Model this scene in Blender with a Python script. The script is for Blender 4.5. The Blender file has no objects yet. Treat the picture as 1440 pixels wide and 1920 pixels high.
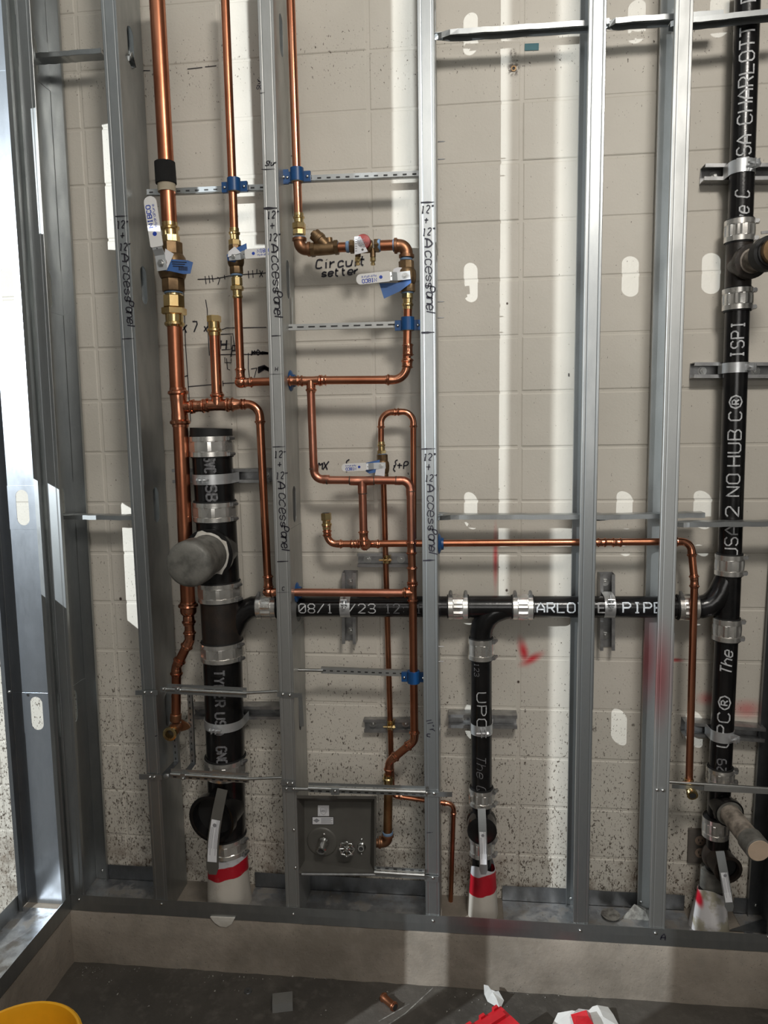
import bpy, bmesh, math, random
from mathutils import Vector, Matrix
random.seed(7)
V = Vector
SC = bpy.context.scene
COL = SC.collection
PI = math.pi

# ---------------------------------------------------------------- camera, world, lights, exposure
CAM_LOC = V((0.9217, -1.9141, 1.61)); F_PX = 1359.3
YAW, PITCH, ROLL = math.radians(-6.358), math.radians(-6.949), math.radians(-0.948)
def cam_axes():
    cy, sy, cp, sp, cr, sr = math.cos(YAW), math.sin(YAW), math.cos(PITCH), math.sin(PITCH), math.cos(ROLL), math.sin(ROLL)
    fwd = V((sy*cp, cy*cp, sp)); right = V((cy, -sy, 0)); up = right.cross(fwd)
    return right*cr + up*sr, up*cr - right*sr, fwd
RT, UP, FW = cam_axes()
cd = bpy.data.cameras.new('camera'); cam = bpy.data.objects.new('camera', cd); COL.objects.link(cam)
cd.sensor_fit = 'VERTICAL'; cd.sensor_height = 36.0; cd.lens = F_PX/1920*36.0; cd.clip_start = .05
m = Matrix((RT, UP, -FW)).transposed().to_4x4(); m.translation = CAM_LOC; cam.matrix_world = m
SC.camera = cam

w = bpy.data.worlds.new('world'); SC.world = w; w.use_nodes = True
w.node_tree.nodes['Background'].inputs[0].default_value = (.75, .8, .9, 1)
w.node_tree.nodes['Background'].inputs[1].default_value = .15

def area_light(name, loc, target, size, power, color, size_y=None, shape=None):
    d = bpy.data.lights.new(name, 'AREA'); o = bpy.data.objects.new(name, d); COL.objects.link(o)
    d.energy = power; d.color = color; d.size = size
    if size_y: d.shape = 'RECTANGLE'; d.size_y = size_y
    if shape: d.shape = shape
    o.location = loc; o.rotation_euler = (V(target)-V(loc)).to_track_quat('-Z', 'Y').to_euler()
    return o
area_light('work_light', (-1.645, -2.425, 2.25), (.9, .1, 1.7), .012, 150, (.93, 1, 1.04), shape='DISK')
area_light('overhead_light', (1.5, -2.05, 3.2), (.8, .1, 1.2), .5, 32, (1, .95, .88), .3)
area_light('overhead_light', (.9, -2.6, 3.5), (.9, 0, 1.0), 2.2, 13, (1, .96, .9), 1.2)  # added broad soft fill from overhead, not a fixture of the room
area_light('low_fill_light', (1.3, -4.2, 1.9), (1.0, 0, .6), 1.8, 19, (1, .97, .93), 1.2)  # added low front fill that lifts the lower wall, no window there
SC.view_settings.view_transform = 'Standard'; SC.view_settings.look = 'None'
SC.view_settings.exposure = 0.0; SC.view_settings.gamma = 1.0; SC.view_settings.use_curve_mapping = False

# ---------------------------------------------------------------- helpers
def P(x, y, Y):
    """the point on the upright plane at depth Y that stands where the survey of the photograph puts it"""
    d = RT*((x-720)/F_PX) + UP*((960-y)/F_PX) + FW
    return CAM_LOC + d*((Y-CAM_LOC.y)/d.y)
def PZ(x, y, z):
    d = RT*((x-720)/F_PX) + UP*((960-y)/F_PX) + FW
    return CAM_LOC + d*((z-CAM_LOC.z)/d.z)

MATS = {}
def nt(name):
    m = bpy.data.materials.new(name); m.use_nodes = True; MATS[name] = m
    return m, m.node_tree, m.node_tree.nodes['Principled BSDF']
def node(t, typ, **kw):
    n = t.nodes.new(typ)
    for k, v in kw.items():
        if k in n.inputs: n.inputs[k].default_value = v
        else: setattr(n, k, v)
    return n
def math_(t, op, a, b=None, c=None, clamp=False):
    n = t.nodes.new('ShaderNodeMath'); n.operation = op; n.use_clamp = clamp
    for i, v in enumerate((a, b, c)):
        if v is None: continue
        if isinstance(v, (int, float)): n.inputs[i].default_value = v
        else: t.links.new(v, n.inputs[i])
    return n.outputs[0]
def mixc(t, fac, a, b):
    n = t.nodes.new('ShaderNodeMix'); n.data_type = 'RGBA'
    for s, v in ((0, fac), (6, a), (7, b)):
        if isinstance(v, (int, float)): n.inputs[s].default_value = v
        elif isinstance(v, tuple): n.inputs[s].default_value = (*v, 1) if len(v) == 3 else v
        else: t.links.new(v, n.inputs[s])
    return n.outputs[2]
def ramp(t, fac, lo, hi):
    n = t.nodes.new('ShaderNodeMapRange'); n.interpolation_type = 'SMOOTHSTEP'
    t.links.new(fac, n.inputs[0]); n.inputs[1].default_value = lo; n.inputs[2].default_value = hi
    return n.outputs[0]
def noise(t, vec, scale, detail=4, rough=.55):
    n = t.nodes.new('ShaderNodeTexNoise'); n.inputs['Scale'].default_value = scale
    n.inputs['Detail'].default_value = detail; n.inputs['Roughness'].default_value = rough
    t.links.new(vec, n.inputs['Vector']); return n.outputs[0]
def bump(t, h, strength, dist, b):
    n = t.nodes.new('ShaderNodeBump'); n.inputs['Strength'].default_value = strength; n.inputs['Distance'].default_value = dist
    t.links.new(h, n.inputs['Height']); t.links.new(n.outputs[0], b.inputs['Normal'])
def pos(t): return t.nodes.new('ShaderNodeNewGeometry').outputs['Position']
def mapping(t, vec, scale):
    n = t.nodes.new('ShaderNodeMapping'); n.inputs['Scale'].default_value = scale; t.links.new(vec, n.inputs['Vector']); return n.outputs[0]

def simple(name, color, rough=.5, metal=0, var=.0, vscale=30, bmp=0, bscale=200, color2=None, rvar=0, stretch=None):
    m, t, b = nt(name)
    b.inputs['Roughness'].default_value = rough; b.inputs['Metallic'].default_value = metal
    p = pos(t)
    if stretch: p = mapping(t, p, stretch)
    nz = noise(t, p, vscale, 5)
    c2 = color2 or tuple(c*(1-var) for c in color)
    t.links.new(mixc(t, ramp(t, nz, .35, .68), color, c2), b.inputs['Base Color'])
    if rvar: t.links.new(math_(t, 'MULTIPLY_ADD', nz, rvar, rough-rvar*.5), b.inputs['Roughness'])
    if bmp: bump(t, noise(t, p, bscale, 3), bmp, .001, b)
    return m
simple('copper', (.56, .225, .125), .31, 1, color2=(.42, .15, .08), vscale=9, rvar=.16)
simple('copper_dark', (.52, .22, .12), .33, 1, color2=(.34, .13, .07), vscale=11, rvar=.15)
simple('copper_bright', (.68, .30, .18), .23, 1, color2=(.56, .22, .125), vscale=14, rvar=.16)
simple('copper_dull', (.62, .28, .19), .36, 1, color2=(.5, .2, .13), vscale=16, rvar=.15)
simple('flux_stain', (.10, .07, .05), .6, .3, .4)
simple('brass', (.78, .60, .30), .24, 1, color2=(.62, .44, .2), vscale=30, rvar=.15)
simple('bronze', (.24, .155, .08), .44, .8, color2=(.15, .095, .05), vscale=45, bmp=.25, bscale=500)
simple('bronze_red', (.32, .15, .08), .38, .85, color2=(.25, .13, .07), vscale=40, bmp=.2, bscale=500)
simple('threaded_brown', (.36, .2, .09), .38, .8, color2=(.24, .12, .05), vscale=25)
simple('steel', (.62, .62, .60), .3, 1, color2=(.48, .48, .47), vscale=50, rvar=.15)
simple('stainless', (.80, .78, .74), .26, .85, color2=(.70, .68, .64), vscale=40, rvar=.12)
simple('strut_steel', (.42, .42, .42), .4, .85, color2=(.27, .27, .27), vscale=30, rvar=.2)
simple('clamp_steel', (.66, .68, .69), .36, .7, color2=(.6, .61, .62), vscale=40, rvar=.2)
simple('slot_dark', (.03, .03, .03), .6, 0, .2)
simple('cast_iron', (.006, .006, .0065), .22, 0, color2=(.011, .010, .010), vscale=40, bmp=.22, bscale=160)
simple('cast_iron_rough', (.018, .015, .013), .42, 0, color2=(.035, .024, .018), vscale=20, bmp=.5, bscale=180)
simple('rubber', (.012, .012, .012), .6, 0, .2)
simple('black_foam', (.008, .008, .008), .95, 0, .2, bmp=.8, bscale=700)
simple('cap_grey', (.20, .195, .175), .5, .25, color2=(.10, .098, .088), vscale=28, bmp=.6, bscale=90)
simple('pipe_white_dirty', (.36, .31, .26), .6, 0, color2=(.13, .11, .09), vscale=42)
simple('cap_tan', (.56, .43, .32), .6, 0, .12, 20)
simple('felt_tan', (.42, .36, .26), .7, 0, .15)
simple('blue_plastic', (.008, .07, .22), .38, 0, .15)
simple('blue_tape', (.16, .25, .38), .55, 0, .2)
simple('tag_blue', (.045, .13, .36), .5, 0, .15)
simple('tag_white', (.72, .72, .74), .5, 0, .06)
simple('handle_white', (.74, .73, .71), .35, 0, .05)
simple('print_blue', (.01, .05, .38), .5)
simple('print_grey', (.25, .25, .27), .5)
simple('ink', (.012, .010, .018), .6)
simple('print_pipe', (.62, .63, .64), .6, 0, color2=(.34, .35, .36), vscale=120)
simple('print_faded', (.20, .20, .21), .6, 0, color2=(.08, .08, .085), vscale=150)
simple('red_plastic', (.62, .02, .03), .35, 0, .15)
simple('dial_red', (.26, .035, .03), .45, 0, .2, 60)
simple('yellow_plastic', (.86, .42, .015), .38, 0, .06)
simple('foam_white', (.62, .60, .55), .7, 0, color2=(.45, .42, .37), vscale=25)
simple('box_grey', (.115, .11, .098), .48, .2, color2=(.095, .09, .08), vscale=12)
simple('outlet_grey', (.13, .115, .1), .5, 0, .2)
simple('outlet_tan', (.34, .25, .19), .5, 0, .2)
simple('teal_tape', (.0, .12, .15), .5, 0, .1)
simple('debris', (.30, .29, .26), .8, 0, color2=(.12, .11, .1), vscale=60)
simple('paper_white', (.72, .72, .70), .6, 0, .08)
simple('chrome', (.72, .72, .7), .14, 1, .1)

def galvanized(name, c1, c2, rough, dirt=0):
    m, t, b = nt(name); p = pos(t)
    b.inputs['Metallic'].default_value = .92
    sp = noise(t, mapping(t, p, (1, 1, .35)), 26, 6, .6); fine = noise(t, p, 420, 2)
    col = mixc(t, ramp(t, sp, .35, .7), c1, c2)
    col = mixc(t, math_(t, 'MULTIPLY', ramp(t, fine, .62, .8), .25), col, (.85, .86, .88))
    if dirt:
        d = ramp(t, noise(t, p, 18, 6, .65), .45, .62)
        col = mixc(t, math_(t, 'MULTIPLY', d, dirt), col, (.20, .18, .155))
        t.links.new(math_(t, 'SUBTRACT', .92, math_(t, 'MULTIPLY', d, .85)), b.inputs['Metallic'])
    # red marking paint sprayed over one stud and the track
    t.links.new(col, b.inputs['Base Color'])
    t.links.new(math_(t, 'MULTIPLY_ADD', sp, .2, rough-.1), b.inputs['Roughness'])
    bump(t, noise(t, mapping(t, p, (1, 1, .6)), 90, 3), .05, .001, b)
    return m, t, b, col
galvanized('galvanized', (.41, .425, .425), (.35, .365, .37), .37)
galvanized('galvanized_light', (.45, .455, .445), (.40, .405, .395), .5)
galvanized('galvanized_dark', (.24, .25, .26), (.18, .19, .2), .4)
galvanized('galvanized_bright', (.42, .45, .49), (.36, .385, .42), .33)
galvanized('galvanized_dirty', (.45, .46, .47), (.3, .3, .31), .4, .85)
def blob(t, p, c, rx, rz, rot=0, soft=.25):
    """mask of a soft spot of paint: 1 inside, 0 outside an ellipse in the XZ plane"""
    s = t.nodes.new('ShaderNodeSeparateXYZ'); t.links.new(p, s.inputs[0])
    dx = math_(t, 'SUBTRACT', s.outputs[0], c[0]); dz = math_(t, 'SUBTRACT', s.outputs[2], c[2])
    cr, sr = math.cos(rot), math.sin(rot)
    u = math_(t, 'MULTIPLY_ADD', dx, cr/rx, math_(t, 'MULTIPLY', dz, sr/rx))
    v = math_(t, 'MULTIPLY_ADD', dx, -sr/rz, math_(t, 'MULTIPLY', dz, cr/rz))
    r = math_(t, 'SQRT', math_(t, 'MULTIPLY_ADD', u, u, math_(t, 'MULTIPLY', v, v)))
    return math_(t, 'SUBTRACT', 1, ramp(t, r, 1-soft*3 if soft < .33 else 0, 1))
def painted(base, name, spots):
    src = MATS[base]; m = src.copy(); m.name = name; MATS[name] = m; t = m.node_tree
    b = t.nodes['Principled BSDF']; l = b.inputs['Base Color'].links[0]; col = l.from_socket; t.links.remove(l)
    p = pos(t); tot = None
    for (c, rx, rz, k) in spots:
        q = math_(t, 'MULTIPLY', blob(t, p, c, rx, rz, 0, .5), k)
        tot = q if tot is None else math_(t, 'MAXIMUM', tot, q)
    t.links.new(mixc(t, tot, col, (.42, .03, .04)), b.inputs['Base Color'])
painted('galvanized_light', 'galvanized_red_mist', [(P(1238, 1270, 0), .045, .19, .65)])
painted('galvanized', 'track_red_mist', [(P(930, 1735, 0), .12, .05, .3)])

def wall_paint():
    m, t, b = nt('painted_block'); p = pos(t); b.inputs['Roughness'].default_value = .5
    b.inputs['Specular IOR Level'].default_value = .35
    s = t.nodes.new('ShaderNodeSeparateXYZ'); t.links.new(p, s.inputs[0]); z = s.outputs[2]; x = s.outputs[0]
    c = mixc(t, ramp(t, noise(t, p, 2.2, 4), .35, .65), (.62, .58, .51), (.56, .525, .46))
    c = mixc(t, math_(t, 'MULTIPLY', ramp(t, noise(t, p, 14, 4), .5, .75), .25), c, (.60, .575, .51))
    # pits and splashes of mud, thicker towards the floor and the left
    low = ramp(t, math_(t, 'ADD', math_(t, 'MULTIPLY', z, -1), math_(t, 'MULTIPLY', x, -.16)), -1.7, -.25)
    band = math_(t, 'MULTIPLY', ramp(t, z, 2.45, 2.56), math_(t, 'SUBTRACT', 1, ramp(t, z, 2.64, 2.72)))
    thr = math_(t, 'MULTIPLY_ADD', low, -.13, .725)
    thr = math_(t, 'SUBTRACT', thr, math_(t, 'MULTIPLY', band, .055))
    n1 = noise(t, mapping(t, p, (1.25, 1, .8)), 100, 3, .62)
    n2 = math_(t, 'SUBTRACT', noise(t, mapping(t, p, (1.3, 1, .7)), 42, 5, .66), .012); n3 = math_(t, 'SUBTRACT', noise(t, mapping(t, p, (1.6, 1, .6)), 180, 2, .5), .008)
    for nn in (n1, n2, n3):
        pit = math_(t, 'MULTIPLY', math_(t, 'SUBTRACT', nn, thr), 28, clamp=True)
        c = mixc(t, math_(t, 'MULTIPLY', pit, .88), c, (.075, .055, .04))
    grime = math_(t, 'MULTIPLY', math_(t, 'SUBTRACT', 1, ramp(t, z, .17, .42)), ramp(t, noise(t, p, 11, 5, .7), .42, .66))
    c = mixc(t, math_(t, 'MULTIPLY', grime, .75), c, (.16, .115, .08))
    # orange chalk haze along some joints, red marking spray
    red = None
    for (q, rx, rz, rot, k) in [((929, 1045), .011, .13, 0, .8), ((982, 1222), .022, .062, .25, .95), ((997, 1236), .055, .020, .55, .95), ((1268, 1238), .03, .010, 0, .8),
                                ((1328, 1310), .045, .03, 0, .55), ((1400, 1330), .06, .04, 0, .55), ((830, 1000), .012, .06, 0, .0)]:
        mk = math_(t, 'MULTIPLY', blob(t, p, P(*q, .165), rx, rz, rot, .5), k)
        red = mk if red is None else math_(t, 'MAXIMUM', red, mk)
    c = mixc(t, red, c, (.62, .015, .03))
    for (q, r_, k) in [((963, 128), .022, .9), ((962, 100), .012, .7), ((270, 1592), .014, .8), ((226, 1123), .006, 1), ((951, 569), .004, 1), ((950, 1107), .005, 1), ((972, 1279), .005, 1),
                       ((1113, 1367), .012, .7), ((1187, 1360), .007, .7)]:
        mk = math_(t, 'MULTIPLY', blob(t, p, P(*q, .165), r_, r_*1.2, 0, .2), k)
        if k < 1: mk = math_(t, 'MULTIPLY', mk, ramp(t, noise(t, p, 120, 3), .38, .55))
        c = mixc(t, mk, c, (.06, .04, .03))
    t.links.new(c, b.inputs['Base Color'])
    h = math_(t, 'ADD', noise(t, p, 160, 4, .6), math_(t, 'MULTIPLY', noise(t, p, 22, 3), 1.2))
    bump(t, h, .28, .0025, b)
wall_paint()
def concrete(name, c1, c2, c3, rough=.85, tint=None):
    m, t, b = nt(name); p = pos(t); b.inputs['Roughness'].default_value = rough
    c = mixc(t, ramp(t, noise(t, p, 3.2, 6, .62), .36, .64), c1, c2)
    c = mixc(t, math_(t, 'MULTIPLY', ramp(t, noise(t, p, 24, 6, .65), .48, .72), .55), c, c3)
    c = mixc(t, math_(t, 'MULTIPLY', ramp(t, noise(t, p, 210, 2), .66, .74), .7), c, (.05, .045, .04))
    t.links.new(c, b.inputs['Base Color'])
    bump(t, math_(t, 'ADD', noise(t, p, 90, 5, .65), math_(t, 'MULTIPLY', noise(t, p, 9, 4), 3)), .5, .003, b)
    return t, b, c, p
concrete('kerb_concrete', (.30, .26, .215), (.18, .155, .125), (.23, .205, .175))
tf, bf, cf, pf = concrete('floor_concrete', (.085, .075, .064), (.05, .044, .037), (.12, .108, .093), .7)
concrete('kerb_top_concrete', (.42, .40, .36), (.15, .135, .12), (.5, .48, .44))
simple('room_wall', (.36, .345, .32), .8, 0, .15, 2)
simple('room_ceiling', (.35, .35, .34), .9, 0, .1, 2)

class MB:
    """collects shapes in world coordinates; build() links them as one mesh object"""
    def __init__(s): s.v = []; s.f = []
    def add(s, vs, fs):
        o = len(s.v); s.v += [V(a) for a in vs]; s.f += [tuple(i+o for i in f) for f in fs]; return s
    def box(s, a, b):
        a, b = V(a), V(b)
        x0, x1 = sorted((a.x, b.x)); y0, y1 = sorted((a.y, b.y)); z0, z1 = sorted((a.z, b.z))
        vs = [(x, y, z) for z in (z0, z1) for y in (y0, y1) for x in (x0, x1)]
        return s.add(vs, [(0, 2, 3, 1), (4, 5, 7, 6), (0, 1, 5, 4), (1, 3, 7, 5), (3, 2, 6, 7), (2, 0, 4, 6)])
    def beam(s, p0, p1, u, wu, wv, inset=0):
        """box along p0-p1; u: one cross direction, wu/wv full widths"""
        p0, p1 = V(p0), V(p1); a = (p1-p0).normalized(); u = V(u); u = (u-a*u.dot(a)).normalized(); v = a.cross(u)
        vs = [q + u*(i*wu/2) + v*(j*wv/2) for q in (p0, p1) for i, j in ((-1, -1), (1, -1), (1, 1), (-1, 1))]
        return s.add(vs, [(0, 3, 2, 1), (4, 5, 6, 7), (0, 1, 5, 4), (1, 2, 6, 5), (2, 3, 7, 6), (3, 0, 4, 7)])
    def sweep(s, path, radii, segs=20, caps=True, up=None):
        path = [V(p) for p in path]; n = len(path)
        if isinstance(radii, (int, float)): radii = [radii]*n
        tang = []
        for i in range(n):
            a = path[max(i-1, 0)]; b = path[min(i+1, n-1)]; d = b-a
            tang.append(d.normalized() if d.length > 1e-9 else tang[-1])
        t0 = tang[0]; u = V(up) if up else (V((0, 1, 0)) if abs(t0.y) < .8 else V((1, 0, 0)))
        u = (u - t0*u.dot(t0)).normalized(); base = len(s.v)
        for i in range(n):
            if i: u = (u - tang[i]*u.dot(tang[i])).normalized()
            w = tang[i].cross(u)
            for k in range(segs):
                a = 2*PI*k/segs; s.v.append(path[i] + (u*math.cos(a)+w*math.sin(a))*radii[i])
        for i in range(n-1):
            for k in range(segs):
                k2 = (k+1) % segs; q = base+i*segs
                s.f.append((q+k, q+k2, q+segs+k2, q+segs+k))
        if caps:
            s.f.append(tuple(base+k for k in reversed(range(segs)))); s.f.append(tuple(base+(n-1)*segs+k for k in range(segs)))
        return s
    def cyl(s, p0, p1, r, segs=20, caps=True): return s.sweep([p0, p1], r, segs, caps)
    def lathe(s, p, d, prof, segs=24, caps=True, up=None):
        p = V(p); d = V(d).normalized()
        s.sweep_raw([p+d*t for t, _ in prof], d, [r for _, r in prof], segs, caps, up); return s
    def sweep_raw(s, pts, d, radii, segs, caps, up=None):
        u = V(up) if up else (V((0, 1, 0)) if abs(d.y) < .8 else V((1, 0, 0))); u = (u-d*u.dot(d)).normalized(); w = d.cross(u); base = len(s.v); n = len(pts)
        for q, r in zip(pts, radii):
            for k in range(segs):
                a = 2*PI*k/segs; s.v.append(q+(u*math.cos(a)+w*math.sin(a))*r)
        for i in range(n-1):
            for k in range(segs):
                k2 = (k+1) % segs; q = base+i*segs; s.f.append((q+k, q+k2, q+segs+k2, q+segs+k))
        if caps:
            s.f.append(tuple(base+k for k in reversed(range(segs)))); s.f.append(tuple(base+(n-1)*segs+k for k in range(segs)))
    def ball(s, c, r, seg=16, squash=(1, 1, 1)):
        c = V(c); rings = seg//2; base = len(s.v)
        for i in range(1, rings):
            a = PI*i/rings
            for k in range(seg):
                b = 2*PI*k/seg; s.v.append(c+V((r*squash[0]*math.sin(a)*math.cos(b), r*squash[1]*math.sin(a)*math.sin(b), r*squash[2]*math.cos(a))))
        t = len(s.v); s.v.append(c+V((0, 0, r*squash[2]))); s.v.append(c-V((0, 0, r*squash[2])))
        for i in range(rings-2):
            for k in range(seg):
                k2 = (k+1) % seg; q = base+i*seg; s.f.append((q+k, q+seg+k, q+seg+k2, q+k2))
        for k in range(seg):
            k2 = (k+1) % seg; s.f.append((t, base+k, base+k2)); q = base+(rings-2)*seg; s.f.append((t+1, q+k2, q+k))
        return s
    def plate(s, pts, n, th):
        """flat polygon pts (world) given thickness th along n"""
        n = V(n).normalized()*th; pts = [V(p) for p in pts]; k = len(pts)
        s.add(pts+[p+n for p in pts], [tuple(range(k)), tuple(reversed(range(k, 2*k)))]+[(i, i+k, (i+1) % k+k, (i+1) % k) for i in range(k)])
        return s
    def build(s, name, mat, parent=None, label=None, cat=None, group=None, kind=None, smooth=35, origin=None, solid=0):
        og = ORG.get(parent.name, V((0, 0, 0))) if parent else V(origin) if origin is not None else V((0, 0, 0))
        me = bpy.data.meshes.new(name); me.from_pydata([v-og for v in s.v], [], s.f)
        bm = bmesh.new(); bm.from_mesh(me); bmesh.ops.recalc_face_normals(bm, faces=bm.faces)
        if solid: bmesh.ops.solidify(bm, geom=bm.faces[:], thickness=solid)
        bm.to_mesh(me); bm.free()
        me.materials.append(MATS[mat])
        if smooth:
            me.shade_smooth(); me.set_sharp_from_angle(angle=math.radians(smooth))
        o = bpy.data.objects.new(name, me); COL.objects.link(o)
        if parent: o.parent = parent; ORG[o.name] = og
        elif origin is not None: o.location = og; ORG[o.name] = og
        tag(o, label, cat, group, kind); return o
ORG = {}
def tag(o, label=None, cat=None, group=None, kind=None):
    if label: o['label'] = label
    if cat: o['category'] = cat
    if group: o['group'] = group
    if kind: o['kind'] = kind
    return o
def thing(name, label, cat, loc, group=None):
    o = bpy.data.objects.new(name, None); COL.objects.link(o); o.location = V(loc); o.empty_display_size = .05
    ORG[o.name] = V(loc); return tag(o, label, cat, group)
def place(name, mesh, mat, parent, loc, rot=None):
    """a small repeated piece that shares mesh data"""
    o = bpy.data.objects.new(name, mesh); COL.objects.link(o); o.parent = parent
    o.location = V(loc)-ORG.get(parent.name, V((0, 0, 0)))
    if rot: o.rotation_euler = rot
    return o
def shared(name, mb, mat, smooth=40):
    me = bpy.data.meshes.new(name); me.from_pydata(mb.v, [], mb.f); me.materials.append(MATS[mat])
    me.shade_smooth(); me.set_sharp_from_angle(angle=math.radians(smooth)); return me

X_, Y_, Z_ = V((1, 0, 0)), V((0, 1, 0)), V((0, 0, 1))
def ngon_ring(c, n, r, k, rot=0):
    n = V(n).normalized(); u = n.orthogonal().normalized(); w = n.cross(u)
    return [V(c)+(u*math.cos(2*PI*i/k+rot)+w*math.sin(2*PI*i/k+rot))*r for i in range(k)]
SCREW = shared('screw', MB().lathe((0, 0, 0), (0, -1, 0), [(0, .0045), (.001, .0045), (.0028, .0032), (.0035, .001)], 10), 'chrome')
BOLT = shared('bolt', MB().lathe((0, 0, 0), (0, -1, 0), [(0, .012), (.0015, .012)], 16).lathe((0, 0, 0), (0, -1, 0), [(.0015, .0085), (.008, .0085)], 6).lathe((0, 0, 0), (0, -1, 0), [(.008, .004), (.014, .004)], 10), 'steel')

# ---------------------------------------------------------------- stroke lettering (flat ink on a surface)
G = {
'0': '1,0 3,0 4,1 4,5 3,6 1,6 0,5 0,1 1,0/0,1 4,5', 'O': '1,0 3,0 4,1 4,5 3,6 1,6 0,5 0,1 1,0', '1': '1,5 2,6 2,0/1,0 3,0', '2': '0,5 1,6 3,6 4,5 4,4 0,0 4,0',
'3': '0,5 1,6 3,6 4,5 3,3 1,3/3,3 4,2 4,1 3,0 1,0 0,1', '8': '1,3 0,4 0,5 1,6 3,6 4,5 4,4 3,3 1,3 0,2 0,1 1,0 3,0 4,1 4,2 3,3', '7': '0,6 4,6 2,0', '9': '1,0 3,0 4,1 4,5 3,6 1,6 0,5 0,4 1,3 4,3', 'V': '0,6 2,0 4,6', 'o': '1,0 3,0 4,1 4,3 3,4 1,4 0,3 0,1 1,0', '/': '0,0 4,6',
'A': '0,0 0,3 2,6 4,3 4,0/0,2 4,2', 'B': '0,0 0,6 3,6 4,5 3,3 0,3/3,3 4,2 4,1 3,0 0,0', 'C': '4,5 3,6 1,6 0,5 0,1 1,0 3,0 4,1', 'E': '4,0 0,0 0,6 4,6/0,3 3,3', 'G': '4,5 3,6 1,6 0,5 0,1 1,0 3,0 4,1 4,3 2,3',
'H': '0,0 0,6/4,0 4,6/0,3 4,3', 'I': '1,0 3,0/2,0 2,6/1,6 3,6', 'L': '0,6 0,0 4,0', 'M': '0,0 0,6 2,3 4,6 4,0', 'N': '0,0 0,6 4,0 4,6', 'P': '0,0 0,6 3,6 4,5 4,4 3,3 0,3', 'R': '0,0 0,6 3,6 4,5 4,4 3,3 0,3/2,3 4,0',
'S': '0,1 1,0 3,0 4,1 4,2 3,3 1,3 0,4 0,5 1,6 3,6 4,5', 'T': '0,6 4,6/2,6 2,0', 'U': '0,6 0,1 1,0 3,0 4,1 4,6', 'Y': '0,6 2,3 4,6/2,3 2,0', 'X': '0,0 4,6/0,6 4,0', 'Q': '1,0 3,0 4,1 4,5 3,6 1,6 0,5 0,1 1,0/2,2 5,-1', 'D': '0,0 0,6 2,6 4,4 4,2 2,0 0,0',
'a': '4,3 3,4 1,4 0,3 0,1 1,0 3,0 4,2/4,4 4,0', 'b': '0,6 0,0 3,0 4,2 3,4 0,3', 'c': '4,3 3,4 1,4 0,3 0,1 1,0 3,0 4,1', 'd': '4,6 4,0 1,0 0,2 1,4 4,3', 'e': '0,2 4,2 4,3 3,4 1,4 0,3 0,1 1,0 3,0 4,1', 'h': '0,6 0,0/0,3 2,4 4,3 4,0',
'i': '1,4 1,0/1,5.6 1,5.4', 'l': '1,6 1,0', 'n': '0,4 0,0/0,3 2,4 4,3 4,0', 'p': '0,4 0,-2/0,4 3,4 4,2 3,0 0,0', 'r': '0,4 0,0/0,2 2,4 3,4', 's': '4,3 2,4 0,3 1,2 3,2 4,1 2,0 0,1', 't': '1,6 1,1 2,0 3,0/0,4 3,4', 'u': '0,4 0,1 1,0 3,0 4,1/4,4 4,0',
'y': '0,4 2,0/4,4 1,-2', '+': '0,3 4,3/2,5 2,1', '"': '1,6 1,4.6/2.4,6 2.4,4.6', '.': '1,0 1.4,.3', 'x': '0,0 3,4/0,4 3,0', 'v': '0,4 2,0 4,4', 'F': '0,0 0,6 4,6/0,3 3,3', '-': '0,3 4,3', ':': '1,1 1.3,1/1,3.5 1.3,3.5',
'®': '0,3 .9,5.1 3,6 5.1,5.1 6,3 5.1,.9 3,0 .9,.9 0,3/2,1.5 2,4.6 3.4,4.6 4,3.8 3.4,3 2,3/3,3 4,1.5', '{': '3,6 1.5,5 2.6,3.2 .6,3 2.4,2.6 1.2,1 2.6,0',
}
def glyph_lines(text, size, slant=0, jitter=0, adv=None, wide=1):
    out = []; x = 0; u = size/6
    for ch in text:
        if ch == ' ': x += u*(adv or 5)*.8; continue
        for st in G[ch].split('/'):
            pl = []
            for q in st.split():
                a, b = map(float, q.split(','))
                a += random.uniform(-jitter, jitter); b += random.uniform(-jitter, jitter)
                pl.append((x+(a*wide+b*slant)*u, b*u))
            out.append(pl)
        wch = 6 if ch == '®' else 2 if ch in 'il.:' else 4
        x += u*(wch*wide+(adv or 1.6))
    return out, x
def ink(mb, lines, mp, wid, maxseg=.006, taper=False, smooth=0):
    """ribbons of ink; mp(x, y) -> world point already lifted off the surface"""
    for pl in lines:
        for _ in range(smooth):
            if len(pl) > 2:
                q = [pl[0]]
                for a, b in zip(pl, pl[1:]): q += [(a[0]*.75+b[0]*.25, a[1]*.75+b[1]*.25), (a[0]*.25+b[0]*.75, a[1]*.25+b[1]*.75)]
                pl = q+[pl[-1]]
        pts = [pl[0]]
        for a, b in zip(pl, pl[1:]):
            L = math.hypot(b[0]-a[0], b[1]-a[1]); k = max(1, int(L/maxseg))
            pts += [(a[0]+(b[0]-a[0])*i/k, a[1]+(b[1]-a[1])*i/k) for i in range(1, k+1)]
        if len(pts) < 2: continue
        L_, R_ = [], []
        for i, p in enumerate(pts):
            a = pts[max(i-1, 0)]; b = pts[min(i+1, len(pts)-1)]; dx, dy = b[0]-a[0], b[1]-a[1]; l = math.hypot(dx, dy) or 1
            nx, ny = -dy/l*wid/2, dx/l*wid/2
            L_.append(mp(p[0]+nx, p[1]+ny)); R_.append(mp(p[0]-nx, p[1]-ny))
        n = len(pts); mb.add(L_+R_, [(i, i+1, n+i+1, n+i) for i in range(n-1)])
    return mb
def plane_map(o, u, v, off=V((0, -.0009, 0))):
    o, u, v = V(o)+V(off), V(u).normalized(), V(v).normalized(); return lambda x, y: o+u*x+v*y
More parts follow.
